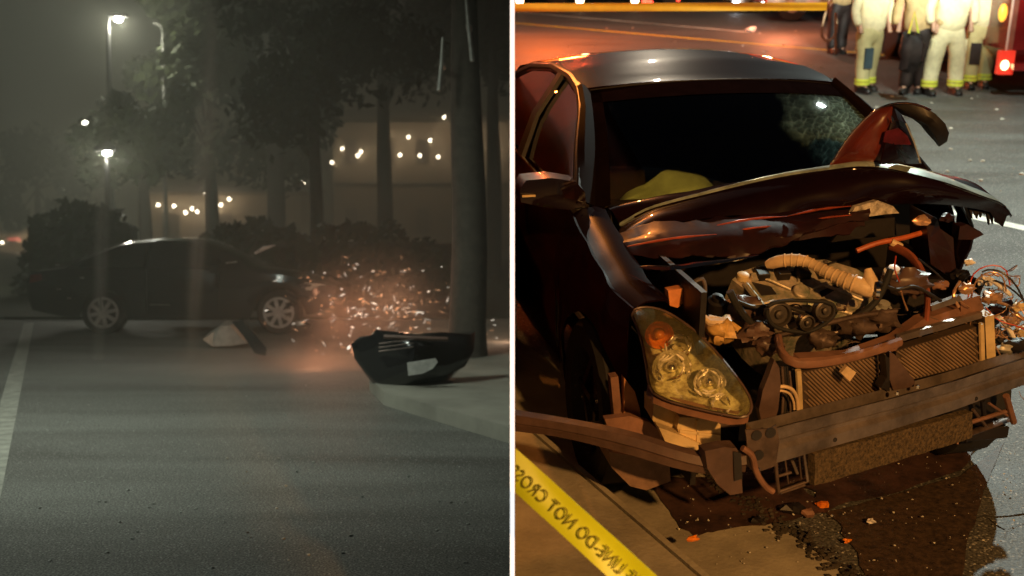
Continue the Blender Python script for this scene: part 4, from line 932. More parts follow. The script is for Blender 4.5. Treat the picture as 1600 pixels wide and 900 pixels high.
# air hose loops hanging from the leftmost firefighter, a kit bag hanging in front of the dark one
c = Wp(1298, 40, y=17.6)
t_ = thing('equipment_strap', 'pale looped hose strap hanging beside the leftmost firefighter', 'strap', c)
MB().tube(interp([c+Vector((x, 0, z)) for x, z in ((.02, .5), (-.10, .2), (-.13, -.15), (-.02, -.25), (.10, -.1), (.06, .2), (.12, -.45))], 24), .018, 6).obj('webbing', 'hose', t_)
c = Wp(1424, 82, y=13.8)
t_ = thing('kit_bag', 'black kit bag held at knee height by the firefighter in dark gear', 'bag', c)
MB().blob(c, (.17, .13, .26), 12, 8, .5, 3).obj('bag_body', 'gear', t_)
MB().tube([c+Vector((-.06, 0, .24)), c+Vector((-.02, 0, .50)), c+Vector((.06, 0, .24))], .014, 6).obj('handle', 'lime', t_)

# ------------------------------------------------------------------ fire engine at the right edge
p = Wp(1590, 122, z=.25); FX, FY = p.x, p.y
fe = thing('fire_engine', 'red fire engine rear corner at the right edge with lit red tail lamp', 'fire engine', (FX, FY, 0))
x0 = Wp(1577, 60, y=FY).x
MB().box((x0+1.25, FY+3.2, 1.75), (2.5, 6.4, 2.7)).obj('body', 'red', fe)
MB().box((x0+1.4, FY-.02, 1.95), (2.1, .05, .78)).obj('upper_panel', 'salmon', fe)
MB().box((x0+1.4, FY-.025, 1.40), (2.1, .05, .06)).box((x0+1.4, FY-.025, 1.50), (2.1, .05, .02)).obj('rub_rail', 'red', fe)
MB().box((x0+.02, FY-.01, 1.6), (.06, .04, 2.3)).obj('corner_trim', 'salmon', fe)
MB().box((x0-.0, FY+.02, 1.6), (.03, .05, 2.4)).obj('white_stripe', 'white', fe)
MB().box((x0+1.25, FY-.12, .42), (2.5, .25, .10)).obj('rear_step', 'red', fe)
tl_ = MB().box((Wp(1570, 100, y=FY-.1).x+.02, FY-.06, Wp(1570, 98, y=FY-.1).z), (.20, .10, .32)).obj('tail_lamp', mat('red_lamp_housing', (.6, .03, .02), .2, coat=1, emit=(1, .05, .02), es=.6), fe)
q_ = Wp(1570, 102, y=FY-.13); MB().blob(q_, (.055, .03, .065), 12, 8).obj('bulb', emis('tail_bulb', (1, .55, .25), 9), tl_)
q_ = Wp(1567, 20, y=FY+.0); MB().blob(q_, (.06, .04, .12), 12, 8).obj('amber_marker', emis('amber_lamp', (1, .45, .05), 1.4), fe)
for yy in (FY+1.4, FY+5.0):
    for xx in (x0+.25, x0+2.25): MB().lathe((xx-.15, yy, .5), (1, 0, 0), [(0, .001), (0, .28), (.02, .48), (.27, .48), (.29, .28), (.29, .001)], 20).obj('wheel', 'rubber', fe)
# ------------------------------------------------------------------ vehicles far across the road
def utility(name, label, cat, px0, px1, pyg, body_m, lit=(), hgt=2.2, wheels=(), zb=.35):
    a, b_ = Wp(px0, pyg, z=0), Wp(px1, pyg, z=0); Y = a.y; t = thing(name, label, cat, ((a.x+b_.x)/2, Y, 0))
    cx = (a.x+b_.x)/2; L_ = b_.x-a.x
    MB().box((cx, Y+1.0, zb+.45), (L_, 2.0, .9)).obj('body', body_m, t)
    MB().box((cx-L_*.1, Y+1.05, zb+.9+(hgt-zb-.9)/2), (L_*.75, 1.8, hgt-zb-.9), taper=.92).obj('cab', body_m, t)
    MB().box((cx-L_*.1, Y+.10, zb+1.35), (L_*.6, .06, .5)).obj('window', 'black', t)
    MB().box((cx, Y-.03, zb+.12), (L_*.98, .05, .10)).obj('side_trim', 'yline' if body_m == 'red' else 'galv', t)
    for px in wheels:
        x = Wp(px, pyg, y=Y).x
        w = MB().lathe((x, Y-.05, .40), (0, 1, 0), [(0, .001), (0, .22), (.02, .38), (.24, .38)], 20).obj('wheel', 'rubber', t)
        MB().lathe((x, Y-.06, .40), (0, 1, 0), [(0, .001), (0, .15), (.03, .22)], 14).obj('hub', 'red' if body_m == 'red' else 'galv', w)
    for px, py, m, r in lit: MB().blob(Wp(px, py, y=Y-.12), (r, r*.7, r), 10, 6).obj('marker_lamp', m, t)
    return t
em_o = emis('orange_marker', (1, .62, .35), 14); em_r = emis('red_marker', (1, .06, .03), 5); em_w = emis('white_marker', (.9, .95, 1), 10)
utility('rescue_truck', 'red rescue truck parked across the road with one wheel showing', 'truck', 1195, 1292, 34, mat('bright_orange_red', (.85, .07, .015), .3, coat=.5, emit=None), ((1192, 6, em_w, .05), (1215, 9, em_o, .04), (1270, 8, em_r, .06)), wheels=(1236,), zb=.42)
lamp('red_beacon', 'POINT', Wp(1225, -25, y=24.5), 260, (1, .25, .10), .1)
utility('white_van', 'white van parked across the road left of the red truck', 'van', 1140, 1192, 20, 'white', ((1150, 4, em_w, .09),), wheels=(1160, 1184), zb=.3)
utility('emergency_truck', 'long dark red emergency truck far across the road with glowing marker lamps', 'truck', 740, 1080, 9, 'red', ((812, 1, em_o, .12), (906, 1, em_o, .12), (992, 1, em_o, .12), (1008, 2, em_r, .10), (1016, 3, em_r, .08), (1060, 0, em_r, .05)), wheels=(870, 1050), zb=.25)

# ================================================================== LEFT PLACE
SIDE = 'L'
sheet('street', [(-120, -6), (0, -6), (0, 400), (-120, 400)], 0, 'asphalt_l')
a, b_ = Lp(600, 612, z=.12), Lp(800, 668, z=.12)
kd2 = (b_-a); kd2.z = 0
sheet('pavement', [a, b_+kd2*1.2, Vector((4, b_.y+10, 0)), Vector((4, 17.5, 0)), Vector((-1.6, 17.0, 0)), Vector((a.x-.25, a.y+.9, 0))], .12, mat('pale_pavement', (.30, .29, .24), .8, vary=.2, scale=1.5, bump=.2), th=.3)
sheet('grass_verge', [(-60, 19.5), (0, 18.2), (0, 60), (-60, 60)], .05, mat('dark_grass', (.03, .035, .015), .9, vary=.5, scale=3, bump=.8, bscale=30), th=.04)
A, B = Lp(45, 505, z=0), Lp(0, 690, z=0)
ribbon('edge_line', A, B+(B-A)*.5, .15, .004, mat('faded_edge_paint', (.35, .35, .30), .7, vary=.3), j=.005)
CAR_Y = 16.6
# street lamps
def street_lamp(px, py, y, h, label, lit=True, ped=False, r=.10, bright=30, side=-1, arm=1.4, pm='dark'):
    p = Lp(px, py, y=y); x = p.x - side*.0
    base = Vector((x - side*arm if not ped else x, y, 0)); z = p.z
    t = thing('street_lamp', label, 'street lamp', base, group='street lamps along the dark street')
    MB().tube([base, base+Vector((0, 0, z*.5)), base+Vector((0, 0, z*.97))], [.10, .08, .06], 10).obj('pole', pm, t)
    if not ped: MB().tube(interp([base+Vector((0, 0, z*.97)), base+Vector((side*arm*.3, 0, z+.12)), base+Vector((side*arm*.95, 0, z+.12))], 8), .03, 8).obj('arm', 'dark', t)
    else: MB().lathe((x, y, z+.1), (0, 0, 1), [(0, .26), (.05, .2), (.16, .05)], 14).obj('cap', 'dark', t)
    hd = MB().box((x, y, z+.07), (.55, .24, .12)).obj('lamp_head', 'dark', t)
    if lit: MB().blob((x, y, z-.03), (r*1.3, r, r*.8), 10, 6).obj('bulb', emis('lamp_glow_%d' % bright, (1, .97, .82), bright), hd)
    if lit and y < 50: lamp('street_lamp_light', 'POINT', (x, y-.05, z-.2), 260 if ped else 420, (1, .97, .80), .12, M=ML)
    return t
street_lamp(185, 28, 31, 8, 'lit street lamp highest in the left street, nearest of the row', bright=60, side=1, arm=.3)
street_lamp(167, 237, 27, 4, 'brightest low lamp glowing beside green foliage above the car', ped=True, bright=90, r=.09)
street_lamp(132, 190, 60, 8, 'second farther lit street lamp up and left of the low lamp', bright=25, r=.16)
street_lamp(115, 247, 92, 8, 'third lit street lamp, farther down the row', bright=20, r=.2)
street_lamp(100, 294, 140, 8, 'farthest lit street lamp, lowest of the row', bright=12, r=.26)
# unlit curved pole standing in the middle
yb = 33; pb = Lp(258, 300, y=yb); pt = Lp(254, 50, y=yb)
t = thing('lamp_pole', 'unlit pale curved lamp pole standing above the dark trees', 'lamp post', (pb.x, yb, 0))
MB().tube([(pb.x, yb, 0), (pb.x, yb, 3), Lp(257, 175, y=yb), Lp(254, 60, y=yb)], [.07, .06, .05, .045], 10).obj('pole', 'galv', t)
MB().tube(interp([Lp(254, 60, y=yb), Lp(253, 44, y=yb), Lp(247, 38, y=yb), Lp(240, 36, y=yb)], 10), .04, 8).obj('arm', 'galv', t)
# trees
def tree(base, h, cr, label, name='street_tree', trunk=.25, leaves=2600, cz=None, ch=None, lean=0, seed=1, lf=.16, clumps=16):
    rnd = random.Random(seed); bx, by = base; t = thing(name, label, 'tree', (bx, by, 0), group='trees along the dark street')
    cz = cz or h*.68; ch = ch or h*.34; top = Vector((bx+lean, by, cz))
    tb_ = MB().tube(interp([(bx, by, -.1), (bx+.05, by, h*.2), (bx+lean*.6, by, h*.45), (bx+lean, by, cz)], 10), [trunk*1.3, trunk*1.05, trunk, trunk*.95, trunk*.9, trunk*.8, trunk*.7, trunk*.55, trunk*.4, trunk*.25], 12)
    tb_.obj('trunk', 'bark', t)
    cl = []
    for i in range(clumps):
        a = rnd.uniform(0, 6.28); rr = cr*math.sqrt(rnd.random())*.85; z = cz+rnd.uniform(-1, 1)*ch*.8
        c = Vector((bx+lean+rr*math.cos(a), by+rr*math.sin(a)*.8, z)); cl.append((c, rnd.uniform(.18, .38)*cr))
        if i < 7: MB().tube(interp([Vector((bx+lean*.7, by, h*.5)), Vector((bx+lean, by, cz-ch*.3)).lerp(c, .5), c], 7), [trunk*.3, trunk*.25, trunk*.2, trunk*.16, trunk*.12, trunk*.08, trunk*.04], 6).obj('limb', 'bark', t)
    b = MB()
    for i in range(leaves):
        c, r = cl[i % len(cl)]; d = Vector((rnd.gauss(0, 1), rnd.gauss(0, 1), rnd.gauss(0, .8))); d = d.normalized()*r*rnd.random()**.4; p = c+d
        ax1 = Vector((rnd.gauss(0, 1), rnd.gauss(0, 1), rnd.gauss(0, 1))).normalized(); ax2 = ax1.orthogonal().normalized(); s_ = lf*rnd.uniform(.5, 1.3)
        b.add([p-ax1*s_, p+ax2*s_*.5, p+ax1*s_, p-ax2*s_*.5], [(0, 1, 2, 3)])
    b.obj('crown', 'leaf', t, smooth=False); return t
def lx(px, y): return Lp(px, 365, y=y).x
tree((lx(727, 11.9), 11.9), 7.5, 2.2, 'thick dark trunk of the nearest tree, standing at the divide', trunk=.20, leaves=2200, cz=6.2, ch=1.5, seed=3, lf=.13)
tree((lx(492, 24), 24), 8.5, 3.2, 'slim dark tree in the middle of the street behind the sparks', trunk=.16, leaves=4200, cz=6.3, ch=2.6, seed=5)
tree((lx(225, 30), 30), 6.8, 1.9, 'green tree lit by the low lamp above the crashing car', trunk=.2, leaves=3600, cz=4.4, ch=1.6, seed=9)
tree((lx(330, 36), 36), 8.5, 3.4, 'dark tree behind the unlit lamp pole', trunk=.25, leaves=4200, cz=6, ch=3.2, seed=12, lf=.2)
tree((lx(600, 40), 40), 12, 5.4, 'tall dark tree rising over the lit building', trunk=.3, leaves=9000, cz=10.2, ch=3.6, seed=15, lf=.22)
tree((lx(430, 34), 34), 12, 4.2, 'tallest black tree between the pole and the building', trunk=.3, leaves=9000, cz=8.6, ch=3.8, seed=18, lf=.22)
tree((lx(770, 34), 34), 12, 3.4, 'dark crown beside the partition over the lit building', trunk=.25, leaves=5000, cz=8.6, ch=3.6, seed=31, lf=.2)
tree((lx(60, 70), 70), 9, 4, 'faint distant tree at the far left of the street', trunk=.3, leaves=2000, cz=5, ch=3, seed=21, lf=.3)
b = MB()
for i in range(260):
    px, py = random.uniform(60, 790), random.uniform(560, 890)**1; p = Lp(px, py, z=.0); q = random.choice((.003, .004, .006, .010))
    if px > 590 and py < 680: continue
    b.blob((p.x, p.y, q*.4), (q, q*.7, q*.5), 5, 4, .8, i)
tag(b.obj('road_debris', mat('pale_road_debris', (.4, .4, .36), .6, vary=.5), smooth=False), 'small pale bits of wreckage strewn across the dark left street', 'debris', kind='stuff')
for pts, lb in ((((692, 58), (690, 100), (686, 142)), 'short thin pale pipe hanging left of the thick trunk'), (((727, -20), (732, 40), (738, 96)), 'thin pale pipe coming down right of the thick trunk from above')):
    y_ = 11.5; ps = [Lp(x, y, y=y_) for x, y in pts]; t = thing('pale_pipe', lb, 'pipe', ps[-1], group='pale pipes fixed to the thick trunk')
    MB().tube(ps, [.014, .022, .026], 10).obj('tube', 'galv', t); MB().box(ps[1]+Vector((0, .15, 0)), (.06, .3, .03)).obj('clamp', 'galv', t)
# hedge masses between street and lights
def bush(px, y, w, h, seed, label):
    rnd = random.Random(seed); x = lx(px, y); b = MB()
    for i in range(1500):
        a = rnd.uniform(-1, 1); zz = rnd.random(); p = Vector((x+a*w*.5*(1-zz*.3), y+rnd.uniform(-.6, .6), zz*h*(1-.3*a*a)*(.85+.2*noise.noise(Vector((a*4, seed, 0))))))
        u1 = Vector((rnd.gauss(0, 1), rnd.gauss(0, 1), rnd.gauss(0, 1))).normalized(); u2 = u1.orthogonal().normalized(); s_ = .14*rnd.uniform(.6, 1.4)
        b.add([p-u1*s_, p+u2*s_*.6, p+u1*s_, p-u2*s_*.6], [(0, 1, 2, 3)])
    t = thing('hedge', label, 'hedge', (x, y, 0)); b.obj('foliage', 'leaf', t, smooth=False)
    MB().box((x, y, h*.35), (w*.8, .5, h*.6)).obj('branches', 'bark', t)
bush(560, 22, 5.0, 2.0, 2, 'low dark hedge behind the sparks left of the thick trunk')
bush(400, 23, 3.4, 2.1, 4, 'low dark hedge right behind the crashing car')
bush(130, 25, 3.0, 2.6, 6, 'dark shrub rising behind the rear of the crashing car')
# low buildings with rows of small lamps
M['facade'] = mat('warm_render_facade', (.30, .25, .18), .8, vary=.2, scale=.6)
def building(px0, px1, pyt, y, label, dots, glow, floors=2):
    a, b_ = Lp(px0, pyt, y=y), Lp(px1, pyt, y=y); t = thing('building', label, 'building', ((a.x+b_.x)/2, y, 0)); cx, w, h = (a.x+b_.x)/2, b_.x-a.x, a.z
    MB().box((cx, y+4, h/2), (w, 8, h)).obj('wall', 'facade', t)
    rf = MB().box((cx, y+4, h+.15), (w+.6, 8.6, .3)).obj('roof', 'dark', t)
    for f in range(floors):
        MB().box((cx, y-.06, h*(f+.98)/floors), (w, .14, .18)).obj('cornice', 'dark', t)
        n = max(3, int(w/3))
        for i in range(n):
            wi = MB().box((a.x+(i+.5)*w/n, y-.02, h*(f+.45)/floors), (w/n*.35, .08, h/floors*.35)).obj('window', mat('dim_window', (.10, .08, .06), .4), t)
            MB().box((a.x+(i+.5)*w/n, y-.07, h*(f+.45)/floors), (.06, .05, h/floors*.35)).obj('frame', 'dark', wi)
    em = emis('facade_lamp', (1, .85, .62), 26)
    for px, py in dots: MB().blob(Lp(px, py, y=y-.5), (.0016*y,)*3, 8, 5).obj('wall_lamp', em, t)
    for px, py, e_ in glow: lamp('facade_light', 'POINT', Lp(px, py, y=y-2.4), e_, (1, .70, .46), .5, M=ML)
building(520, 800, 178, 90, 'wide warmly lit low building with rows of small lamps behind the trees', ((604, 211), (638, 214), (672, 219), (694, 183), (596, 240), (625, 242), (656, 243), (685, 245), (564, 237), (559, 243), (535, 232), (519, 254), (773, 192), (774, 225), (773, 247)), ((550, 245, 140), (620, 225, 230), (690, 215, 200), (770, 225, 230)))
building(225, 470, 296, 75, 'distant low shopfront with a string of small warm lights', ((247, 320), (272, 322), (308, 331), (322, 302), (334, 331), (338, 329), (358, 311), (300, 326), (476, 262), (474, 285), (290, 332), (345, 320)), ((260, 312, 180), (330, 312, 240)), floors=1)
building(0, 92, 362, 88, 'faint distant frontage with a red lit sign at the far left', ((3, 379), (47, 373)), ((40, 370, 500),), floors=1)
sg = thing('neon_sign', 'dim red lit sign strip low on the far left frontage', 'sign', Lp(70, 372, y=86.5))
MB().box(Lp(73, 371, y=86.5), (1.9, .15, .45)).obj('panel', emis('red_sign', (1, .25, .22), .32), sg); MB().box(Lp(22, 374, y=86.5), (1.0, .15, .3)).obj('panel', 'red_sign' if False else MATS['red_sign'], sg)
# ---- car caught in the crash, side on, nose to the right
sx0 = Lp(160, 490, y=CAR_Y-.9).x; sx1 = Lp(436, 490, y=CAR_Y-.9).x
cr = thing('crashing_sedan', 'black sedan seen side-on sliding through the dark left street with its nose torn', 'car', ((sx0+sx1)/2, CAR_Y, 0))
M['lpaint'] = mat('black_car_paint', (.006, .006, .007), .25, coat=.7, vary=.1)
sts = [(-1.22, .70, .55, .80, .62), (-1.15, .78, .36, .92, .70), (-.6, .86, .25, .98, 1.02), (-.25, .88, .24, .98, 1.22), (.25, .90, .22, .97, 1.38), (.8, .90, .22, .96, 1.44), (1.3, .90, .22, .95, 1.42), (1.8, .90, .22, .93, 1.22), (2.2, .89, .22, .91, 1.00), (2.7, .87, .24, .88, .93), (3.15, .82, .30, .80, .84), (3.45, .74, .42, .70, .72)]
rows = []
for i in range(45):
    t_ = -1.22+(3.45+1.22)*i/44
    hw = lin(t_, [(s_[0], s_[1]) for s_ in sts]); zb_ = lin(t_, [(s_[0], s_[2]) for s_ in sts]); bl = lin(t_, [(s_[0], s_[3]) for s_ in sts]); zt = max(bl+.02, lin(t_, [(s_[0], s_[4]) for s_ in sts]))
    for cx_ in (0, 2.62):
        if abs(t_-cx_) < .36: zb_ = max(zb_, .32+math.sqrt(.36**2-(t_-cx_)**2))
    zb_ = min(zb_, bl-.05); X = sx0+t_; rf_ = hw*.70 if zt > bl+.12 else hw*.86
    rows.append([(X, CAR_Y-hw*.95, zb_), (X, CAR_Y-hw, (zb_+bl)/2), (X, CAR_Y-hw*.97, bl), (X, CAR_Y-rf_, zt-.04), (X, CAR_Y-rf_*.7, zt), (X, CAR_Y+rf_*.7, zt), (X, CAR_Y+rf_, zt-.04), (X, CAR_Y+hw*.97, bl), (X, CAR_Y+hw, (zb_+bl)/2), (X, CAR_Y+hw*.95, zb_)])
bd = MB().grid(rows); bd.f += [tuple(range(10)), tuple(range(440, 450))[::-1]]; bd.obj('body', 'lpaint', cr, angle=35)
def lwin(xs, name):
    r = []
    for X, lo, hi in xs: r.append([(sx0+X, CAR_Y-.885, lo), (sx0+X, CAR_Y-.80+.0, (lo+hi)/2), (sx0+X, CAR_Y-.70, hi)])
    MB().grid(r, .01).obj(name, 'black', cr)
lwin(((-.35, 1.0, 1.10), (0, 1.0, 1.24), (.45, 1.0, 1.34), (.62, 1.0, 1.35)), 'side_window'); lwin(((.70, 1.0, 1.36), (1.2, 1.0, 1.35), (1.55, 1.0, 1.22), (1.75, .99, 1.10)), 'side_window')
for X in (0, 2.62):
    w = MB().lathe((sx0+X, CAR_Y-.88, .32), (0, 1, 0), [(.03, .001), (.02, .22), (0, .30), (.02, .325), (.2, .325), (.22, .2)], 28).obj('wheel', 'rubber', cr)
    rm = MB().lathe((sx0+X, CAR_Y-.89, .32), (0, 1, 0), [(0, .001), (0, .05), (.02, .052)], 16).lathe((sx0+X, CAR_Y-.89, .32), (0, 1, 0), [(.03, .195), (0, .20), (0, .23), (.02, .235)], 24)
    for k in range(8):
        a = 2*math.pi*k/8+.2; rm.box((sx0+X+.125*math.cos(a), CAR_Y-.885, .32+.125*math.sin(a)), (.17, .02, .055), Matrix.Rotation(-a, 3, 'Y'))
    rm.obj('rim', mat('silver_alloy_rim', (.42, .42, .40), .5, .1), w)
for px, py in ((90, 414), (128, 434), (92, 452), (108, 466)): MB().box(Lp(px, py, y=CAR_Y-1.0), (.05, .03, .02)).obj('chrome_glint', 'galv', cr)
MB().box(Lp(250, 476, y=CAR_Y-.93), (.30, .02, .015)).obj('side_trim', 'chrome', cr)
MB().tube([Lp(398, 396, y=CAR_Y-.9), Lp(412, 388, y=CAR_Y-.9), Lp(430, 383, y=CAR_Y-.9)], [.02, .035, .01], 6).obj('torn_metal', 'wire_white', cr)
MB().tube([Lp(353, 411, y=CAR_Y-.9), Lp(370, 409, y=CAR_Y-.9)], .012, 6).obj('torn_metal', 'galv', cr)
for X in (-.02, .66, 1.62):
    MB().box((sx0+X+(.12 if X > 1 else 0), CAR_Y-.905, .66), (.012, .012, .62)).obj('door_gap', 'black', cr)
for X in (.30, 1.30): MB().box((sx0+X, CAR_Y-.915, .84), (.16, .03, .03)).obj('door_handle', 'lpaint', cr)
MB().box((sx0+1.72, CAR_Y-1.0, .98), (.12, .18, .11)).obj('door_mirror', 'lpaint', cr)
MB().poly([(sx0-1.12, CAR_Y-.80, .76), (sx0-.92, CAR_Y-.87, .80), (sx0-.92, CAR_Y-.88, .90), (sx0-1.10, CAR_Y-.82, .88)], (0, .03, 0)).obj('tail_lamp', mat('unlit_tail_lamp', (.25, .02, .02), .2), cr)
MB().poly([(sx0+3.02, CAR_Y-.84, .66), (sx0+3.36, CAR_Y-.74, .62), (sx0+3.30, CAR_Y-.76, .74), (sx0+3.0, CAR_Y-.84, .77)], (0, .03, 0)).obj('headlight', 'galv', cr)
for i in range(9):
    px, py = random.uniform(440, 530), random.uniform(425, 520); p = Lp(px, py, y=CAR_Y-1.2-random.random()); sz = random.uniform(.03, .10)
    MB().blob(p, (sz, sz*.5, sz*.4), 8, 5, 1.4, i).obj('torn_fragment', random.choice(('lpaint', 'galv', 'dark')), cr, angle=30)
# flying wreckage
dp = thing('flying_panel', 'long dark strip of bodywork hanging below the front wheel', 'debris', Lp(390, 550, y=12.4))
MB().poly([Lp(x, y, y=12.4) for x, y in ((362, 503), (378, 500), (398, 522), (416, 545), (414, 556), (398, 552), (384, 530))], (0, .05, 0)).obj('panel_skin', 'lpaint', dp, smooth=False)
dp = thing('pale_debris', 'pale crumpled sheet on the ground under the crashing car', 'debris', Lp(350, 540, y=14.4))
MB().poly([Lp(x, y, y=13.7) for x, y in ((315, 530), (330, 518), (345, 508), (362, 510), (380, 530), (388, 536), (360, 541), (330, 540))], (0, .35, .04)).jitter(.05, 5, 2).obj('sheet_skin', 'galv', dp, smooth=False)
DY = 9.5
db = thing('torn_bumper', 'dark torn-off car bumper tumbling past the thick trunk with a blank white plate', 'bumper', Lp(640, 605, y=DY))
out = [(548, 535), (558, 526), (580, 522), (585, 517), (630, 518), (655, 522), (690, 520), (742, 522), (742, 548), (725, 572), (700, 590), (668, 600), (630, 606), (600, 612), (585, 605), (568, 585), (552, 558)]
vs = []; rgs = []
for lv, dy in ((1, .25), (.97, .06), (.85, -.02), (.5, -.10)):
    rgs.append([Lp(645+(x-645)*lv, 562+(y-562)*lv, y=DY+dy+.25*abs(x-645)/100) for x, y in out])
n_ = len(out); b = MB(); vs = [p for r in rgs for p in r]+[Lp(645, 562, y=DY-.12)]
b.add(vs, [(i*n_+k, i*n_+(k+1) % n_, (i+1)*n_+(k+1) % n_, (i+1)*n_+k) for i in range(3) for k in range(n_)]+[(3*n_+k, 3*n_+(k+1) % n_, 4*n_) for k in range(n_)])
b.jitter(.03, 7, 3).jitter(.02, 22, 5).obj('shell', 'lpaint', db, angle=50)
MB().poly([Lp(x, y, y=DY-.16) for x, y in ((636, 567), (680, 560), (684, 566), (676, 576), (660, 584), (638, 587))], (0, .02, 0)).obj('number_plate', mat('grey_plate', (.45, .45, .42), .5), db, smooth=False)
for y0 in (534, 540, 546): MB().tube([Lp(592, y0+3, y=DY-.1), Lp(618, y0, y=DY-.12), Lp(646, y0-4, y=DY-.1)], .006, 5).obj('grille_bar', 'steel2', db)
MB().tube([Lp(600, 526, y=DY), Lp(650, 528, y=DY-.02), Lp(700, 530, y=DY)], .022, 6).obj('reinforcement_bar', mat('brown_bar', (.12, .06, .04), .5), db)
# sparks and glowing grit, uncountable
b = MB(); b2 = MB()
for i in range(260):
    px = random.gauss(585, 66); py = random.triangular(390, 535, 490) if random.random() < .7 else random.uniform(480, 625)
    if py > 535: px = random.gauss(510, 28)
    if px > 700: px = random.uniform(755, 795); py = random.uniform(500, 530)
    y = random.uniform(12.9, 15); p = Lp(px, py, y=y); d = Vector((random.gauss(0, 1), 0, random.gauss(0, .5))).normalized()*random.uniform(.004, .045)
    (b if i % 2 else b2).tube([p-d, p, p+d], [.001, random.choice((.002, .003, .004, .008)), .001], 5)
for px, py in ((546, 634), (604, 631), (597, 585), (545, 543), (485, 680)):
    p = Lp(px, py, y=11.5); b.tube([p-Vector((.015, 0, .02)), p, p+Vector((.015, 0, .02))], [.006, .014, .006], 6)
tag(b.obj('sparks', emis('white_sparks', (1, .9, .75), 1.4), smooth=False), 'pale sparks flying between the car and the thick trunk', 'sparks', kind='stuff')
tag(b2.obj('glowing_fragments', emis('orange_sparks', (1, .5, .25), 1.0), smooth=False), 'orange glowing fragments flying over the torn bumper', 'sparks', kind='stuff')
lamp('spark_light', 'POINT', Lp(515, 490, y=12.6), 34, (1, .42, .22), .25, M=ML)
lamp('spark_light', 'POINT', Lp(490, 570, y=11.7), 9, (1, .40, .2), .25, M=ML)
lamp('spark_light', 'POINT', Lp(620, 470, y=13.9), 26, (1, .50, .28), .25, M=ML)
lamp('spark_light', 'POINT', Lp(790, 512, y=13.4), 3, (1, .6, .4), .1, M=ML)
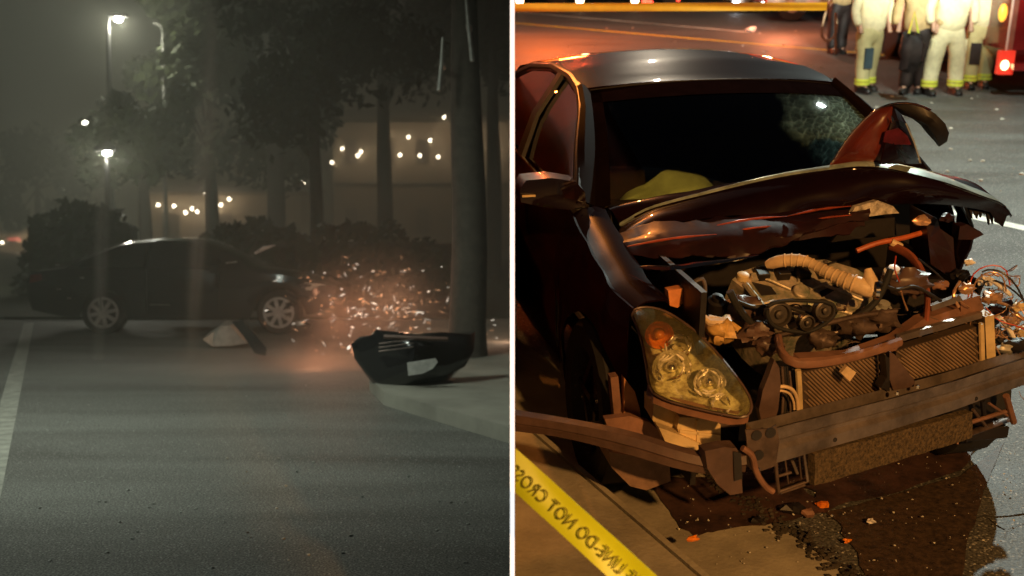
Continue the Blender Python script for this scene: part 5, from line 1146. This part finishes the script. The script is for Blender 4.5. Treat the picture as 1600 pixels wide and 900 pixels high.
# smoke and haze lying over the left street
vm = bpy.data.materials.new('street_haze'); vm.use_nodes = True; n = vm.node_tree
for x in list(n.nodes): n.nodes.remove(x)
o_ = n.nodes.new('ShaderNodeOutputMaterial'); pv = n.nodes.new('ShaderNodeVolumePrincipled'); pv.inputs['Color'].default_value = (.82, .84, .72, 1); pv.inputs['Density'].default_value = .021
n.links.new(pv.outputs[0], o_.inputs['Volume'])
hz = MB().add([(x, y, z) for x in (-75, -.02) for y in (7.5, 150) for z in (-1, 14)], [(0, 1, 3, 2), (4, 6, 7, 5), (0, 4, 5, 1), (2, 3, 7, 6), (0, 2, 6, 4), (1, 5, 7, 3)]).obj('haze', vm, smooth=False)
def cloud(name, c, rad, dens, col, label, lean=0):
    vm2 = bpy.data.materials.new(name); vm2.use_nodes = True; n = vm2.node_tree
    for x in list(n.nodes): n.nodes.remove(x)
    o_ = n.nodes.new('ShaderNodeOutputMaterial'); p2 = n.nodes.new('ShaderNodeVolumePrincipled'); p2.inputs['Color'].default_value = (*col, 1)
    t = n.nodes.new('ShaderNodeTexCoord'); ln_ = n.nodes.new('ShaderNodeVectorMath'); ln_.operation = 'LENGTH'; n.links.new(t.outputs['Object'], ln_.inputs[0])
    mr_ = n.nodes.new('ShaderNodeMapRange'); mr_.interpolation_type = 'SMOOTHSTEP'; mr_.inputs[1].default_value = .15; mr_.inputs[2].default_value = 1; mr_.inputs[3].default_value = dens; mr_.inputs[4].default_value = 0
    n.links.new(ln_.outputs['Value'], mr_.inputs[0])
    nz = n.nodes.new('ShaderNodeTexNoise'); nz.inputs['Scale'].default_value = 2.2; nz.inputs['Detail'].default_value = 3; n.links.new(t.outputs['Object'], nz.inputs['Vector'])
    m2 = n.nodes.new('ShaderNodeMapRange'); m2.inputs[1].default_value = .35; m2.inputs[2].default_value = .65; m2.inputs[3].default_value = .4; m2.inputs[4].default_value = 1.4; n.links.new(nz.outputs['Fac'], m2.inputs[0])
    mu = n.nodes.new('ShaderNodeMath'); mu.operation = 'MULTIPLY'; n.links.new(mr_.outputs[0], mu.inputs[0]); n.links.new(m2.outputs[0], mu.inputs[1]); n.links.new(mu.outputs[0], p2.inputs['Density'])
    n.links.new(p2.outputs[0], o_.inputs['Volume'])
    o = MB().blob((0, 0, 0), (1, 1, 1), 20, 12).obj(name, vm2); CLIP['L'].remove(o)
    o.matrix_world = ML @ Matrix.Translation(c) @ Matrix.Rotation(lean, 4, 'Y') @ Matrix.Diagonal((*rad, 1))
    o['kind'] = 'stuff'; o['label'] = label; o['category'] = 'smoke'; return o
cloud('dust_cloud', Lp(590, 500, y=13.2), (1.35, .8, 1.05), .55, (.8, .66, .55), 'dusty orange cloud round the flying sparks by the thick trunk')
cloud('dust_cloud', Lp(500, 575, y=11.6), (.75, .6, .45), .9, (.8, .62, .5), 'small dusty orange puff low on the road left of the torn bumper')
cloud('smoke', Lp(300, 600, y=10.6), (2.6, 1.6, .45), .30, (.8, .84, .78), 'low pale smoke drifting over the dark street in front of the car')
cloud('smoke', Lp(318, 230, y=12.5), (.17, .17, 3.2), 2.0, (.86, .88, .80), 'tall thin pale light streak, made as a smoke volume, in front of the unlit lamp pole', .075)  # vertical streak of light built as an added thin volume
cloud('smoke', Lp(160, 330, y=12.5), (.13, .13, 3.0), 2.0, (.86, .88, .80), 'tall thin pale light streak, made as a smoke volume, over the rear wheel of the crashing car', .05)  # another light streak built as an added thin volume
hz['kind'] = 'stuff'; hz['label'] = 'pale smoke and night haze hanging over the dark left street'; hz['category'] = 'haze'
CLIP['L'].remove(hz)

# ------------------------------------------------------------------ cut every body where the partition stands
bpy.context.view_layer.update()
for sd, lst in CLIP.items():
    X = T1+.001 if sd == 'R' else T0-.001
    for o in lst:
        mw = o.matrix_world; xs = [(mw @ Vector(c)).x for c in o.bound_box]
        if (sd == 'R' and min(xs) >= X) or (sd == 'L' and max(xs) <= X): continue
        bm = bmesh.new(); bm.from_mesh(o.data); inv = mw.inverted()
        co = inv @ Vector((X, 0, 0)); no = (mw.to_3x3().transposed() @ Vector((1, 0, 0))).normalized()
        bmesh.ops.bisect_plane(bm, geom=bm.verts[:]+bm.edges[:]+bm.faces[:], dist=1e-5, plane_co=co, plane_no=no, clear_inner=(sd == 'R'), clear_outer=(sd == 'L'))
        if len(bm.verts) == 0: bm.free(); bpy.data.objects.remove(o); continue
        bm.to_mesh(o.data); bm.free()
